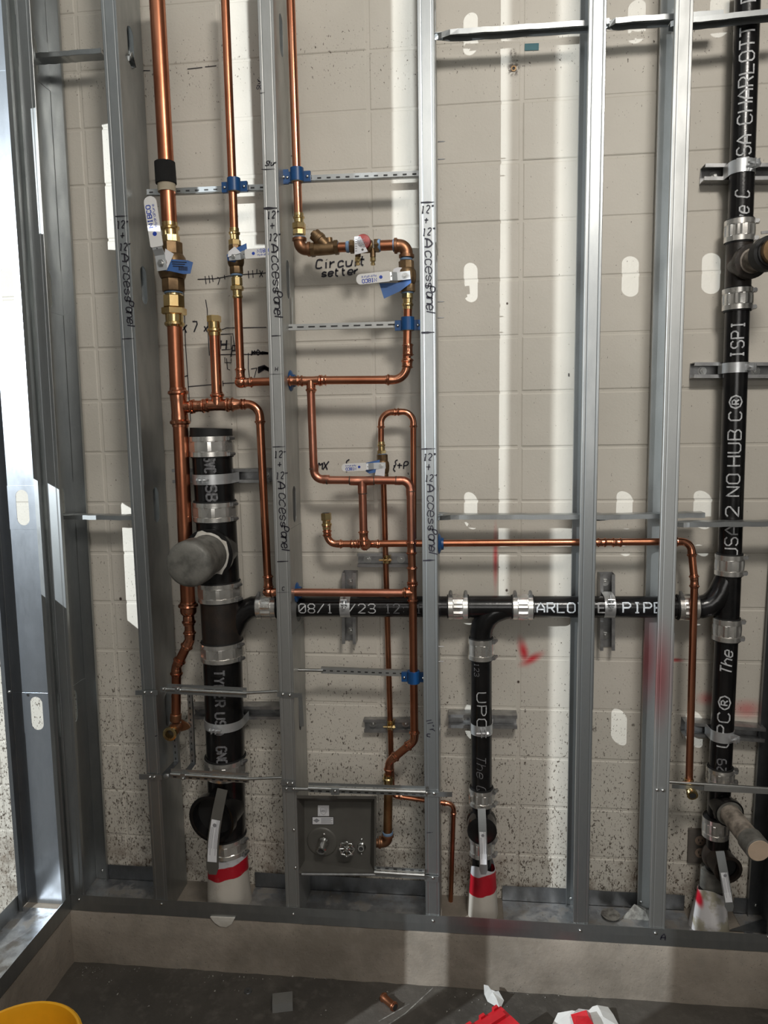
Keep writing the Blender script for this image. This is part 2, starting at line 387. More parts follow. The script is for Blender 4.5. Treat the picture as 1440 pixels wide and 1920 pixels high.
def cyl_map(axis_pt, adir, R, vdir, facing=None, off=.0007, y0=0):
    a = V(adir).normalized(); n0 = V(facing) if facing else (CAM_LOC-V(axis_pt)); n0 = (n0-a*n0.dot(a)).normalized(); v = V(vdir); v = (v-a*v.dot(a)-n0*v.dot(n0)).normalized()
    ap = V(axis_pt)
    return lambda x, y: ap+a*x+(n0*math.cos((y+y0)/R)+v*math.sin((y+y0)/R))*(R+off)

# ---------------------------------------------------------------- the setting
WY = .165                                   # face of the block wall
def struct(name, mb, mat, smooth=0, **k): return mb.build(name, mat, None, kind='structure', origin=(0, 0, 0), smooth=smooth, **k)
wall = struct('wall_back', MB().box((-3.2, WY+.0022, -.05), (4.6, WY+.25, 3.6)), 'painted_block')
tag(wall, 'cream painted concrete block wall behind the steel framing')
bw, bh = .4115, .1532
hx, hz = (bw-.009)/2, (bh-.006)/2
c_ = .003
blk = [(-hx, .003, -hz), (hx, .003, -hz), (hx, .003, hz), (-hx, .003, hz)] + [(sx*(hx-.0), .0016, sz*(hz-.0)) for sx, sz in ((-1, -1), (1, -1), (1, 1), (-1, 1))] + [(sx*(hx-c_), 0, sz*(hz-c_)) for sx, sz in ((-1, -1), (1, -1), (1, 1), (-1, 1))]
bf_ = [(8, 9, 10, 11)] + [(4+i, 4+(i+1) % 4, 8+(i+1) % 4, 8+i) for i in range(4)] + [(i, (i+1) % 4, 4+(i+1) % 4, 4+i) for i in range(4)]
bm_ = MB().add(blk, bf_); BLK = shared('block', bm_, 'painted_block', 4)
for k in range(-13, 11):
    for j in range(-5, 6):
        zc = 1.61+.081+.1532*(k+.5) + random.uniform(-.0012, .0012); xc = .255+bw*(j+.5)
        if zc < .2 - .15 or zc > 3.15: continue
        o = place('block', BLK, None, wall, (xc+random.uniform(-.001, .001), WY+random.uniform(-.0006, .0012), zc))
fl = struct('floor', MB().add([(-3.2, -4.4, 0), (4.6, -4.4, 0), (4.6, WY+.1, 0), (-3.2, WY+.1, 0)], [(0, 1, 2, 3)]), 'floor_concrete')
struct('ceiling', MB().box((-3.2, -4.4, 3.6), (4.6, WY+.2, 3.7)), 'room_ceiling')
struct('wall_front', MB().box((-3.2, -4.5, 0), (4.6, -4.4, 3.6)), 'room_wall')
struct('wall_right', MB().box((4.6, -4.4, 0), (4.7, WY+.2, 3.6)), 'room_wall')
struct('wall_left', MB().box((-3.3, -4.4, 0), (-3.2, WY+.2, 3.6)), 'room_wall')

ZT = 1.61-1.4435                             # top of the kerb
XL, XLL = -.264, -.420                       # left frame: room face, far face
def rough_slab(x0, y0, x1, y1, z0, z1, n=40, amp=.004, face='y'):
    """kerb with a slightly broken front edge"""
    mb = MB(); rows = []
    for i in range(n+1):
        f = i/n
        if face == 'y':
            x = x0+(x1-x0)*f; j = random.uniform(-amp, amp)*.5; e = random.uniform(0, amp)
            rows.append([(x, y1, z1), (x, y0+e+.003, z1+j*.0), (x, y0+j, z1-.006-e), (x, y0+j*.6, (z0+z1)/2), (x, y0-.002+j, z0)])
        else:
            y = y0+(y1-y0)*f; j = random.uniform(-amp, amp)*.5; e = random.uniform(0, amp)
            rows.append([(x0, y, z1), (x1-e-.003, y, z1), (x1+j, y, z1-.006-e), (x1+j*.6, y, (z0+z1)/2), (x1+.002+j, y, z0)])
    vs = [p for r in rows for p in r]; m_ = 5
    mb.add(vs, [(i*m_+k, i*m_+k+1, (i+1)*m_+k+1, (i+1)*m_+k) for i in range(n) for k in range(m_-1)]); return mb
kb = rough_slab(XL, -.004, 2.6, WY+.003, 0, ZT, 90); struct('kerb_back', kb, 'kerb_concrete', 50)
kl = rough_slab(XLL-.01, -2.3, XL, WY+.003, 0, ZT, 70, face='x'); kl.add([(XLL-.01, -2.3, 0), (XLL-.01, WY, 0), (XLL-.01, WY, ZT), (XLL-.01, -2.3, ZT)], [(0, 1, 2, 3)])
struct('kerb_left', kl, 'kerb_concrete', 50)

# ---------------------------------------------------------------- bottom tracks
TH = .0012
trk = thing('bottom_track', 'galvanized steel floor track along the back kerb carrying the studs', 'track', (XL, 0, ZT))
z0, z1 = ZT+.0005, ZT+.051
mb = MB(); NX = 60; xs = [XL+(2.5-XL)*i/NX for i in range(NX+1)]
vs = []; 
for x in xs: vs += [(x, -.0025+random.uniform(-.0005, .0005), z1+random.uniform(-.0006, .0006)), (x, -.0032, (z0+z1)/2), (x, -.0025, z0)]
mb.add(vs, [(i*3+k, i*3+k+1, i*3+k+4, i*3+k+3) for i in range(NX) for k in range(2)])
mb.build('front_flange', 'track_red_mist', trk, solid=TH, smooth=0)
# the track is cut away round the waste pipes: web and back flange come in lengths
def xat(px, Y, y=1650): return P(px, y, Y).x
lengths = [(XL, xat(345, .15)), (xat(478, .15), xat(800, .15)), (xat(942, .15), xat(1285, .15)), (xat(1378, .15), 2.5)]
for a, b in lengths:
    MB().box((a, 0, z0), (b, .15, z0+TH)).build('track_web', 'galvanized_dirty', trk, smooth=0)
    n = max(3, int((b-a)/.06)); vs = []
    for i in range(n+1):
        x = a+(b-a)*i/n; vs += [(x, .152+random.uniform(-.001, .0005), z1+random.uniform(-.001, .001)), (x, .153, z0)]
    MB().add(vs, [(i*2, i*2+1, i*2+3, i*2+2) for i in range(n)]).build('back_flange', 'galvanized_dark', trk, solid=TH, smooth=0)
for q in [(148, 1687), (303, 1695), (550, 1714), (812, 1727), (1088, 1745), (1229, 1750), (1440, 1757)]:
    place('screw', SCREW, None, trk, P(q[0], q[1], -.0035))
ltk = thing('bottom_track', 'galvanized steel floor track on the left kerb running towards the camera', 'track', (XL, -.3, ZT))
MB().box((XL+.001, -2.2, z0), (XL+.0022, -.004, z1)).build('room_side_flange', 'galvanized', ltk, smooth=0)
MB().box((XLL, -2.2, z0), (XLL+.0012, -.004, z1)).build('far_side_flange', 'galvanized', ltk, smooth=0)
MB().box((XLL, -2.2, z0), (XL+.001, -.004, z0+TH)).build('track_web', 'galvanized_dirty', ltk, smooth=0)

# ---------------------------------------------------------------- steel studs
ZTOP = 3.15
def stud(name_label, xt, xb, side='R', mat='galvanized', holes=(), cuts=(), marks=None, Yf=0, depth=.15, fw=.0413, z0=ZT+.0025, parts=True, top=ZTOP):
    """C stud of 6 inch web; front-left edge at x = xt (z=2.71) and xb (z=.22); side: where the web is"""
    xo = lambda z: xb+(xt-xb)*(z-.22)/(2.71-.22)
    t = thing('steel_stud', name_label, 'stud', (xo(z0)+fw/2, Yf, z0))
    wx = fw if side == 'R' else 0; ox = 0 if side == 'R' else fw; sg = 1 if side == 'R' else -1
    # front flange with two rolled grooves, lip turned back
    fr = [(ox, Yf+.012), (ox, Yf+.001), (ox+sg*.0012, Yf), (ox+sg*.007, Yf), (ox+sg*.009, Yf+.0005), (ox+sg*.011, Yf), (wx-sg*.009, Yf), (wx-sg*.007, Yf+.0005), (wx-sg*.005, Yf), (wx-sg*.0012, Yf), (wx, Yf+.0012)]
    bk = [(ox, Yf+depth-.012), (ox, Yf+depth-.001), (ox+sg*.0012, Yf+depth), (wx-sg*.0012, Yf+depth), (wx, Yf+depth-.0012)]
    for nm, prof in (('front_flange', fr), ('back_flange', bk)):
        mb = MB(); n = 12; vs = []
        for i in range(n+1):
            z = z0+(top-z0)*i/n; vs += [(xo(z)+a, b, z) for a, b in prof]
        k = len(prof); mb.add(vs, [(i*k+j, i*k+j+1, (i+1)*k+j+1, (i+1)*k+j) for i in range(n) for j in range(k-1)])
        mb.build(nm, mat, t, smooth=0, solid=TH)
    # web with its knockouts; each hole (zc, yc, w, h)
    hs = sorted([(z, Yf+depth/2, .038, .102) for z in holes] + [(c[0], c[1], c[2], c[2]) for c in cuts])
    mb = MB(); y0_, y1_ = Yf+.0012, Yf+depth-.0012; zc = z0
    def row(a, b):
        n = max(1, int((b-a)/.3))
        for i in range(n):
            p, q = a+(b-a)*i/n, a+(b-a)*(i+1)/n
            mb.add([(xo(p)+wx, y0_, p), (xo(p)+wx, y1_, p), (xo(q)+wx, y1_, q), (xo(q)+wx, y0_, q)], [(0, 1, 2, 3)])
    for (hz_, hy, hw, hh) in hs:
        a, b = hz_-hh/2-.012, hz_+hh/2+.012
        if a < zc: continue
        row(zc, a); zc = b; N = 32; inner = []; outer = []
        for k in range(N):
            an = 2*PI*(k+.5)/N; r = hw/2; cy = r*math.cos(an); cz = r*math.sin(an); cz += (hh/2-r)*(1 if cz > 0 else -1)
            inner.append((cy, cz)); dy, dz = math.cos(an), math.sin(an)
            hy0, hy1, hz0, hz1 = y0_-hy, y1_-hy, a-hz_, b-hz_
            sc = min((hy1 if dy > 0 else hy0)/dy if abs(dy) > 1e-6 else 9, (hz1 if dz > 0 else hz0)/dz if abs(dz) > 1e-6 else 9); outer.append((dy*sc, dz*sc))
        # snap nearest outer points to the corners
        for cy, cz in ((y0_-hy, a-hz_), (y1_-hy, a-hz_), (y0_-hy, b-hz_), (y1_-hy, b-hz_)):
            j = min(range(N), key=lambda i: (outer[i][0]-cy)**2+(outer[i][1]-cz)**2); outer[j] = (cy, cz)
        f3 = lambda q: (xo(hz_+q[1])+wx, hy+q[0], hz_+q[1])
        mb.add([f3(q) for q in inner]+[f3(q) for q in outer], [(i, (i+1) % N, (i+1) % N+N, i+N) for i in range(N)])
    row(zc, top)
    mb.build('web', mat, t, smooth=0, solid=TH)
    return t, xo
KN = [1.61+k for k in (.392, 1.010, -.221, -.834)]
Xp = lambda x, y: P(x, y, 0).x
def zpx(x, y, Y=.08): return P(x, y, Y).z
def xtb(q0, q1):
    """two photographed points of the left edge -> x at z 2.71 and z .22"""
    a, b = P(*q0, 0), P(*q1, 0); s = (a.x-b.x)/(a.z-b.z); return a.x+s*(2.71-a.z), b.x+s*(.22-b.z)
stA, xoA = stud('leftmost full front stud with written access panel note, left of the large copper riser', *xtb((188, 0), (289, 1685)), holes=KN, mat='galvanized')
stB, xoB = stud('marked stud between the two upper ball valves, letters H and C on its face', *xtb((482, 0), (536, 1700)), holes=KN, mat='galvanized_light',
    cuts=[(zpx(545, 713), .075, .045), (zpx(552, 1111), .075, .045), (zpx(555, 1145), .094, .07)])
stC, xoC = stud('marked stud right of the circuit setter, plain wall bay on its right', *xtb((782, 0), (798, 1715)), holes=KN,
    cuts=[(zpx(822, 1020), .075, .045), (zpx(822, 1137, .094), .094, .07)])
stD, xoD = stud('unmarked stud in the right half, in front of the pipe reading PIPE', *xtb((1105, 0), (1075, 1732)), holes=KN,
    cuts=[(zpx(1105, 1018), .075, .03), (zpx(1105, 1137, .094), .094, .07)])
stE, xoE = stud('pale stud with red spray paint mist, left of the right waste stack', *xtb((1267, 0), (1218, 1740)), mat='galvanized_red_mist', holes=KN,
    cuts=[(zpx(1250, 1018), .075, .03), (zpx(1245, 1137, .094), .094, .07)])
a, b = P(1405, 1600, .15), P(1437, 1200, .15); s = (a.x-b.x)/(a.z-b.z)
stF, xoF = stud('rightmost stud at the photo edge behind the test pipe with tan cap', a.x+s*.6*(2.71-a.z), a.x, mat='galvanized_dark', holes=KN)
stG, xoG = stud('corner stud of the back frame, open side facing right', *xtb((27, 0), (134, 1690)), side='L', holes=KN, mat='galvanized')
# left frame: studs whose webs face the camera, across the thickness of the left wall
def cross_stud(label, Yc, mat='galvanized_bright', fl=.0413, back=False, lean=.02, holes=KN):
    t = thing('steel_stud', label, 'stud', (XL-.075, Yc, ZT+.003))
    sg = -1; x0, x1 = XLL+.003, XL-.001; zz0, zz1 = ZT+.0025, ZTOP
    xo = lambda z: lean*(z-ZT)/2.5
    for nm, prof in (('room_side_flange', [(x1-.012, Yc-fl), (x1, Yc-fl), (x1, Yc-.030), (x1-.0012, Yc-.028), (x1, Yc-.026), (x1, Yc-.002), (x1-.002, Yc)]), ('far_side_flange', [(x0+.012, Yc-fl), (x0, Yc-fl), (x0, Yc-.030), (x0+.0012, Yc-.028), (x0, Yc-.026), (x0, Yc-.002), (x0+.002, Yc)])):
        vs = []; n = 10
        for i in range(n+1):
            z = zz0+(zz1-zz0)*i/n; vs += [(a+xo(z), b, z) for a, b in prof]
        k = len(prof); MB().add(vs, [(i*k+j, i*k+j+1, (i+1)*k+j+1, (i+1)*k+j) for i in range(n) for j in range(k-1)]).build(nm, 'galvanized' if nm[0] == 'r' else 'galvanized_dark', t, smooth=0, solid=TH)
    mb = MB(); zc = zz0; xm = (x0+x1)/2; hw_ = (x1-x0)/2
    def row(a, b): mb.add([(x0+xo(a), Yc, a), (x1+xo(a), Yc, a), (x1+xo(b), Yc, b), (x0+xo(b), Yc, b)], [(0, 1, 2, 3)])
    for h in sorted(holes):
        a, b = h-.051-.012, h+.051+.012; row(zc, a); zc = b; N = 32; inner = []; outer = []
        for k in range(N):
            an = 2*PI*(k+.5)/N; r = .019; cy = r*math.cos(an); cz = r*math.sin(an); cz += (.051-r)*(1 if cz > 0 else -1); inner.append((cy, cz))
            dy, dz = math.cos(an), math.sin(an); sc = min(hw_/abs(dy), .063/abs(dz)); outer.append((dy*sc, dz*sc))
        for cy, cz in ((hw_, .063), (-hw_, .063), (hw_, -.063), (-hw_, -.063)):
            j = min(range(N), key=lambda i: (outer[i][0]-cy)**2+(outer[i][1]-cz)**2); outer[j] = (cy, cz)
        f3 = lambda q: (xm+xo(h+q[1])+q[0], Yc, h+q[1])
        mb.add([f3(q) for q in inner]+[f3(q) for q in outer], [(i, (i+1) % N, (i+1) % N+N, i+N) for i in range(N)])
    row(zc, zz1); mb.build('web', mat, t, smooth=0, solid=TH); return t
stL = cross_stud('bright end stud of the left frame, its holed web facing the camera', .018)
for yy, lb in ((-.45, 'left frame stud nearest the corner outside the picture edge'), (-.86, 'left frame stud halfway along, outside the picture'), (-1.68, 'left frame stud farthest along towards the camera')):
    cross_stud(lb, yy, holes=KN)
cd_ = MB().cyl((XLL-.012, -1.283, ZT+.002), (XLL-.012, -1.283, ZTOP), .019, 16).build('shadow_pole', 'steel', None, label='unseen vertical steel pole added at the left frame to cast a shadow stripe', cat='light blocker', origin=(XLL-.012, -1.283, ZT))  # unseen pole added so its shadow splits the light band on the wall
for k_, (y0, y1, lb) in enumerate(((-1.19, -.44, 'added light-blocking board on the far side of the left frame, outside the picture'), (-2.1, -1.49, 'added light-blocking board nearer the camera on the left frame, outside the picture'))):
    MB().box((XLL-.016, y0, ZT+.01), (XLL-.003, y1, 2.16 if k_ == 0 else 2.9)).build('shade_board', 'room_wall', None, label=lb, cat='board', origin=(XLL-.01, (y0+y1)/2, ZT))  # unseen boards added to keep the work light off parts of the bays
for y0_, y1_, z0_, z1_, lb in ((-.435, -.285, ZT+.01, 1.27, 'lower added light-blocking piece beside the corner on the left frame, outside the picture'), (-.358, -.285, 2.15, 2.42, 'small added light-blocking patch between the corner pieces on the left frame, outside the picture'), (-.435, -.285, 1.57, 2.15, 'middle added light-blocking piece beside the corner on the left frame, outside the picture'), (-.435, -.285, 2.42, 3.1, 'topmost added light-blocking piece beside the corner on the left frame, outside the picture'),
        (-.785, -.44, 2.17, 3.1, 'upper added light-blocking panel nearest the corner, above the long board, outside the picture'), (-1.085, -.845, 2.17, 3.1, 'upper added light-blocking panel in the middle above the long board, outside the picture'), (-1.19, -1.14, 2.17, 3.1, 'narrow upper added light-blocking strip farthest from the corner, outside the picture')):
    MB().box((XLL-.016, y0_, z0_), (XLL-.003, y1_, z1_)).build('shade_panel', 'room_wall', None, label=lb, cat='board', origin=(XLL-.01, y1_, z0_))  # unseen pieces added, gaps between them shape the light strips on the wall
# screws on stud G web, small round holes on it
for t_, pts in ((stG, [(72, 318), (92, 328), (91, 543), (109, 547), (108, 734), (123, 735)]),):
    for i, q in enumerate(pts):
        MB().lathe(P(*q, .149 if i % 2 else .14), (0, -1, 0), [(0, .0035), (.001, .0035)], 12).build('screw_hole', 'slot_dark', t_, label='dark screw hole')
place('screw', SCREW, None, stG, P(192, 1632, .148)); place('screw', SCREW, None, stL, P(18, 1297, -.03))
place('screw', SCREW, None, stD, P(1070, 1684, .148)); place('screw', SCREW, None, stE, P(1201, 1691, .148)); place('screw', SCREW, None, stF, P(1417, 1697, .148))

# ---------------------------------------------------------------- cold rolled bridging channels through the knockouts
def channel(label, p0, p1, wid=.038, hgt=.0125, opened='down', twist0=0, twist1=0, mat='galvanized'):
    p0, p1 = V(p0), V(p1); t = thing('bridging_channel', label, 'channel', (p0+p1)/2, 'bridging channels through the studs')
    a = (p1-p0).normalized(); n = 20; mb = MB(); vs = []; sg = -1 if opened == 'down' else 1
    prof = [(-wid/2, sg*hgt), (-wid/2, 0), (-wid/2+.001, -sg*.0006), (wid/2-.001, -sg*.0006), (wid/2, 0), (wid/2, sg*hgt)]
    for i in range(n+1):
        f = i/n; c = p0.lerp(p1, f)+V((0, 0, random.uniform(-.0008, .0008))); an = twist0*max(0, 1-f*9)+twist1*max(0, (f-.89)*9); ca, sa = math.cos(an), math.sin(an)
        sq = 1-.45*max(0, 1-f*14)
        for u, v in prof: u *= sq; vs.append(c+V((0, u*ca-v*sa, u*sa+v*ca)))
    k = len(prof); mb.add(vs, [(i*k+j, i*k+j+1, (i+1)*k+j+1, (i+1)*k+j) for i in range(n) for j in range(k-1)])
    mb.build('rail', mat, t, smooth=0, solid=.0014)
    MB().add([p0+V((.002, -.006, 0)), p0+V((.03, -.006, 0)), p0+V((.03, .006, 0)), p0+V((.002, .006, 0))], [(0, 1, 2, 3)]).build('crimped_end', mat, t, solid=.0014)
    return t
Yk = .075
channel('bridging channel at the top of the left bay beside the corner stud', P(46, 117, Yk), P(196, 106, Yk), opened='up')
channel('bridging channel at mid height of the left bay', P(108, 964, Yk), P(252, 966, Yk))
channel('long bridging channel across the top of the wide bay, reaching the third right stud', P(812, 64, Yk), P(1140, 42, Yk), twist0=.5)
channel('short bridging channel at the top between the two right studs', P(1130, 42, Yk+.006), P(1352, 26, Yk+.006), twist0=.6)
channel('bridging channel at the top right running over the black stack', P(1255, 44, Yk-.032), P(1480, 20, Yk-.032))
channel('long bridging channel at mid height of the wide bay', P(812, 964, Yk), P(1148, 964, Yk), twist0=.4)
channel('short bridging channel at mid height between the two right studs', P(1112, 965, Yk+.006), P(1318, 960, Yk+.006), twist0=.4)
channel('bridging channel at mid height crossing the right black stack', P(1268, 978, Yk-.032), P(1480, 976, Yk-.032))
channel('cut off end of bridging channel in the top knockout of the leftmost front stud', P(224, 105, Yk), P(252, 112, Yk), twist0=.4, twist1=-.9)

# ---------------------------------------------------------------- copper, brass and valves
def socket(L, r, bead=True):
    """radius profile from the open end inwards"""
    if bead: return [(0, r*1.02), (0, r*1.10), (L*.16, r*1.12), (L*.24, r*1.34), (L*.40, r*1.38), (L*.52, r*1.14), (L*.85, r*1.12), (L, r*1.08)]
    return [(0, r*1.02), (0, r*1.1), (L*.9, r*1.1), (L, r*1.06)]
def bend_pts(c, d1, d2, R, n=10):
    d1, d2 = V(d1).normalized(), V(d2).normalized(); th = d1.angle(d2); tl = R*math.tan(th/2)
    perp = (d2-d1*d1.dot(d2)).normalized(); s = V(c)-d1*tl; o = s+perp*R
    return [o-perp*R*math.cos(th*i/n)+d1*R*math.sin(th*i/n) for i in range(n+1)], tl
def elbow_mb(c, d1, d2, r, R=None, L=None, bead=True, mb=None):
    mb = mb or MB(); R = R or r*2.6; L = L or r*1.9; d1, d2 = V(d1).normalized(), V(d2).normalized(); arc, tl = bend_pts(c, d1, d2, R)
    s = socket(L, r, bead); path = []; rad = []
    for t, q in s: path.append(arc[0]-d1*(L-t)); rad.append(q)
    for p in arc[1:-1]: path.append(p); rad.append(r*1.06)
    for t, q in reversed(s): path.append(arc[-1]+d2*(L-t)); rad.append(q)
    mb.sweep_path(path, rad) ; return mb, tl+L
def sweep_path(s, path, radii, segs=20):
    # drops zero-length steps by nudging, keeps ring order
    p2 = [V(path[0])]
    for a in path[1:]:
        a = V(a)
        if (a-p2[-1]).length < 1e-6: a = a + (V(path[min(len(path)-1, len(p2)+1)])-a).normalized()*1e-5 if (V(path[min(len(path)-1, len(p2)+1)])-a).length > 1e-9 else a
        p2.append(a)
    return s.sweep(p2, radii, segs)
MB.sweep_path = sweep_path
def straight_fit(mb, p0, p1, r, bead=True, L=None, r1=None):
    """coupling from p0 to p1 with press beads at both ends; r1 for a reducer"""
    p0, p1 = V(p0), V(p1); D = (p1-p0).length; d = (p1-p0)/D; L = min(L or r*1.9, D*.48); r1 = r1 or r
    a = [(t, q) for t, q in socket(L, r, bead)]; b = [(D-t, q) for t, q in reversed(socket(min(L, r1*1.9), r1, bead))]
    return mb.lathe(p0, d, a+b, 20)
def pipe(parent, p0, p1, r, mat='copper', name='pipe', label=None): return MB().cyl(p0, p1, r, 24).build(name, mat, parent, label)
def fitting(parent, mb, mat='copper_bright', name='elbow', label=None): return mb.build(name, mat, parent, label)
def run(parent, pts, r, mat='copper', fmat='copper_bright', R=None, L=None, bead=True, skip_first=0, skip_last=0):
    """pipes between the points, a bend fitting at every inner point"""
    pts = [V(p) for p in pts]; cut = [skip_first]+[0]*(len(pts)-2)+[skip_last]
    for i in range(1, len(pts)-1):
        mb, c = elbow_mb(pts[i], pts[i]-pts[i-1], pts[i+1]-pts[i], r, R, L, bead); fitting(parent, mb, fmat)
        cut[i] = c - r*.8
    for i in range(len(pts)-1):
        d = (pts[i+1]-pts[i]).normalized(); a, b = pts[i]+d*cut[i], pts[i+1]-d*cut[i+1]
        if (b-a).dot(d) > .002: pipe(parent, a, b, r, mat)
def tee(parent, c, axis, branch, r, L, rb=None, Lb=None, mat='copper_bright', bead=True, name='tee'):
    c, axis, branch = V(c), V(axis).normalized(), V(branch).normalized(); rb = rb or r; mb = MB()
    straight_fit(mb, c-axis*L, c+axis*L, r, bead); Lb = Lb or L
    s = socket(min(rb*1.9, Lb-r*.6), rb, bead); mb.lathe(c, branch, [(0, rb*1.12), (r*1.25, rb*1.12)]+[(Lb-t, q) for t, q in reversed(s)], 20)
    return mb.build(name, mat, parent)
def adapter(parent, p0, p1, r, mat='brass', name='press_adapter', hexpos=(.0, .3), hr=1.5, label=None):
    """brass adapter: bead at the p1 end, hexagon near the p0 end"""
    p0, p1 = V(p0), V(p1); D = (p1-p0).length; d = (p1-p0)/D; mb = MB()
    mb.lathe(p0, d, [(D*hexpos[0], r*hr*.93), (D*hexpos[0]+.0012, r*hr), (D*hexpos[1]-.0012, r*hr), (D*hexpos[1], r*hr*.93)], 6)
    mb.lathe(p0, d, [(0, r*1.12), (D*.62, r*1.12), (D*.66, r*1.34), (D*.76, r*1.38), (D*.82, r*1.14), (D, r*1.14), (D, r*1.0)], 22)
    return mb.build(name, mat, parent, label, smooth=30)
def union(parent, p0, p1, r, mat='brass', label=None):
    p0, p1 = V(p0), V(p1); D = (p1-p0).length; d = (p1-p0)/D; mb = MB()
    mb.lathe(p0, d, [(0, r*1.05), (D*.08, r*1.08), (D*.08, r*1.2)], 22)
    mb.lathe(p0, d, [(D*.08, r*1.36), (D*.10, r*1.45), (D*.42, r*1.45), (D*.44, r*1.3)], 8)
    mb.lathe(p0, d, [(D*.44, r*1.5), (D*.46, r*1.68), (D*.62, r*1.68), (D*.65, r*1.5)], 6)
    mb.lathe(p0, d, [(D*.65, r*1.2), (D*.86, r*1.16), (D*.88, r*1.32), (D*.94, r*1.34), (D, r*1.12)], 22)
    return mb.build('union_nut', mat, parent, label, smooth=28)
def tape_ring(parent, p, d, r, w=.004): return MB().lathe(V(p)-V(d).normalized()*w/2, d, [(0, r*.98), (w*.2, r*1.1), (w*.8, r*1.1), (w, r*.98)], 20).build('thread_tape', 'blue_tape', parent, 'pale blue thread tape')

# --- large copper riser (1 1/2 inch) with its offset down to the low outlet
YC = .048
R1 = .0206
def LP(*q, Y=YC): return P(q[0], q[1], Y)
riser = thing('copper_riser', 'largest copper riser on the left, wearing a black foam sleeve', 'pipe', LP(318, 430))
pipe(riser, LP(293, -30), LP(318, 424), R1, 'copper', label='thick copper pipe')
MB().lathe(LP(311.5, 345), LP(309, 307)-LP(311.5, 345), [(0, R1), (0, .0268), (.001, .0278), (.055, .0272), (.056, R1)], 28).build('foam_sleeve', 'black_foam', riser, 'black foam sleeve')
MB().lathe(LP(313, 360), LP(312, 345)-LP(313, 360), [(0, R1), (0, .0238), (.0265, .0238), (.0265, R1)], 28).build('felt_collar', 'felt_tan', riser, 'tan felt collar')
adapter(riser, LP(321, 455), LP(318, 418), R1*.9, hexpos=(0, .36), hr=1.28)

def lever(parent, c, ang, L, wdt, printed, Y0, neck=.3, thick=.003, txt=.5, flip=False, size=1.0):
    """handle of a ball valve: c on the stem (world), ang direction in the XZ plane, white grip with blue print"""
    c = V(c); u = V((math.cos(ang), 0, math.sin(ang))); v = V((-math.sin(ang), 0, math.cos(ang))); n = V((0, -1, 0))
    h = thing_part('handle', parent)
    Ln = L*neck
    prof = [(-wdt*.55, 0), (Ln*.45, 0), (Ln*.75, .011*size), (Ln, .013*size)]          # plate steps outwards
    mb = MB()
    for (a, ya), (b, yb) in zip(prof, prof[1:]):
        wa = wdt*.40; vs = []
        for t, y_ in ((a, ya), (b, yb)):
            for s_ in (-1, 1): vs += [c+u*t+v*s_*wa+n*y_, c+u*t+v*s_*wa+n*(y_+thick)]
        mb.add(vs, [(0, 1, 3, 2), (4, 6, 7, 5), (0, 4, 5, 1), (2, 3, 7, 6), (1, 5, 7, 3), (0, 2, 6, 4)])
    mb.build('lever_plate', 'clamp_steel', h, 'bare steel lever plate')
    pts = []; k = 8; o = c+n*(.0125*size)
    for i in range(k+1): a = -PI/2+PI*i/k; pts.append(o+u*(L-wdt*.45+math.cos(a)*wdt*.45)+v*math.sin(a)*wdt*.5)
    for i in range(3): a = PI/2+PI/2*i/2; pts.append(o+u*(Ln-.002+math.cos(a)*.004)+v*(wdt*.5-.004+math.sin(a)*.004))
    for i in range(3): a = PI+PI/2*i/2; pts.append(o+u*(Ln-.002+math.cos(a)*.004)+v*(-wdt*.5+.004+math.sin(a)*.004))
    MB().plate(pts, n, .004*size).build('grip', 'handle_white', h, 'white lever grip', smooth=0)
    mb = MB().lathe(c+n*.001, n, [(0, wdt*.30), (.005*size, wdt*.30)], 6); mb.lathe(c+n*.004, n, [(0, wdt*.16), (.0075*size, wdt*.16)], 12)
    mb.build('stem_nut', 'steel', h, smooth=0)
    for k_ in (.36, .5): MB().lathe(c+u*(L*neck*(k_+.42))+n*(.0128*size+.0031), n, [(0, wdt*.05), (.0004, wdt*.05)], 10).build('punched_hole', 'slot_dark', h)
    gl = L-Ln; s = -1 if flip else 1
    big = wdt*.34*txt/.5; q, wx = glyph_lines('NIBCO', big, wide=1.25); sp = gl*.5/wx*.95
    st = o+u*(Ln+gl*(.36 if s > 0 else .86))+v*s*(wdt*.04)
    mp = plane_map(st, u*s, v*s, n*(.004*size+.0004)); ink(mb := MB(), [[(a*sp, b) for a, b in pl] for pl in q], mp, wdt*.075); mb.build('printed_name', 'print_blue', h, 'blue printed maker name')
    q, wx = glyph_lines('HydraPure' if False else 'HydraPure', big*.62, wide=1.0) if False else glyph_lines('HydroPure'.replace('o', 'a'), big*.62, wide=1.0)
    sp = gl*.5/wx*.95; mp = plane_map(st-v*s*(big*.95), u*s, v*s, n*(.004*size+.0004)); ink(mb := MB(), [[(a*sp, b) for a, b in pl] for pl in q], mp, wdt*.03); mb.build('printed_line', 'print_blue', h, 'thin blue printed word')
    ctr = o+u*(Ln+gl*.22)+v*0+n*(.004*size); MB().plate(ngon_ring(ctr, n, wdt*.17, 10), n, .0005).build('printed_badge', 'print_blue', h, 'round blue printed badge')
    return h
def thing_part(name, parent):
    o = bpy.data.objects.new(name, None); COL.objects.link(o); o.parent = parent; ORG[o.name] = ORG.get(parent.name, V((0, 0, 0))); return o
G['y'] = '0,4 2,0/4,4 1,-2'
def paper_tag(parent, pts, mat, label, bars=0):
    """folded paper tag given as a strip of quads: list of (left, right) pairs in world"""
    vs = [p for pr in pts for p in pr]; n = len(pts)-1
    o = MB().add(vs, [(2*i, 2*i+1, 2*i+3, 2*i+2) for i in range(n)]).build('paper_tag', mat, parent, label, smooth=60, solid=.0005)
    return o
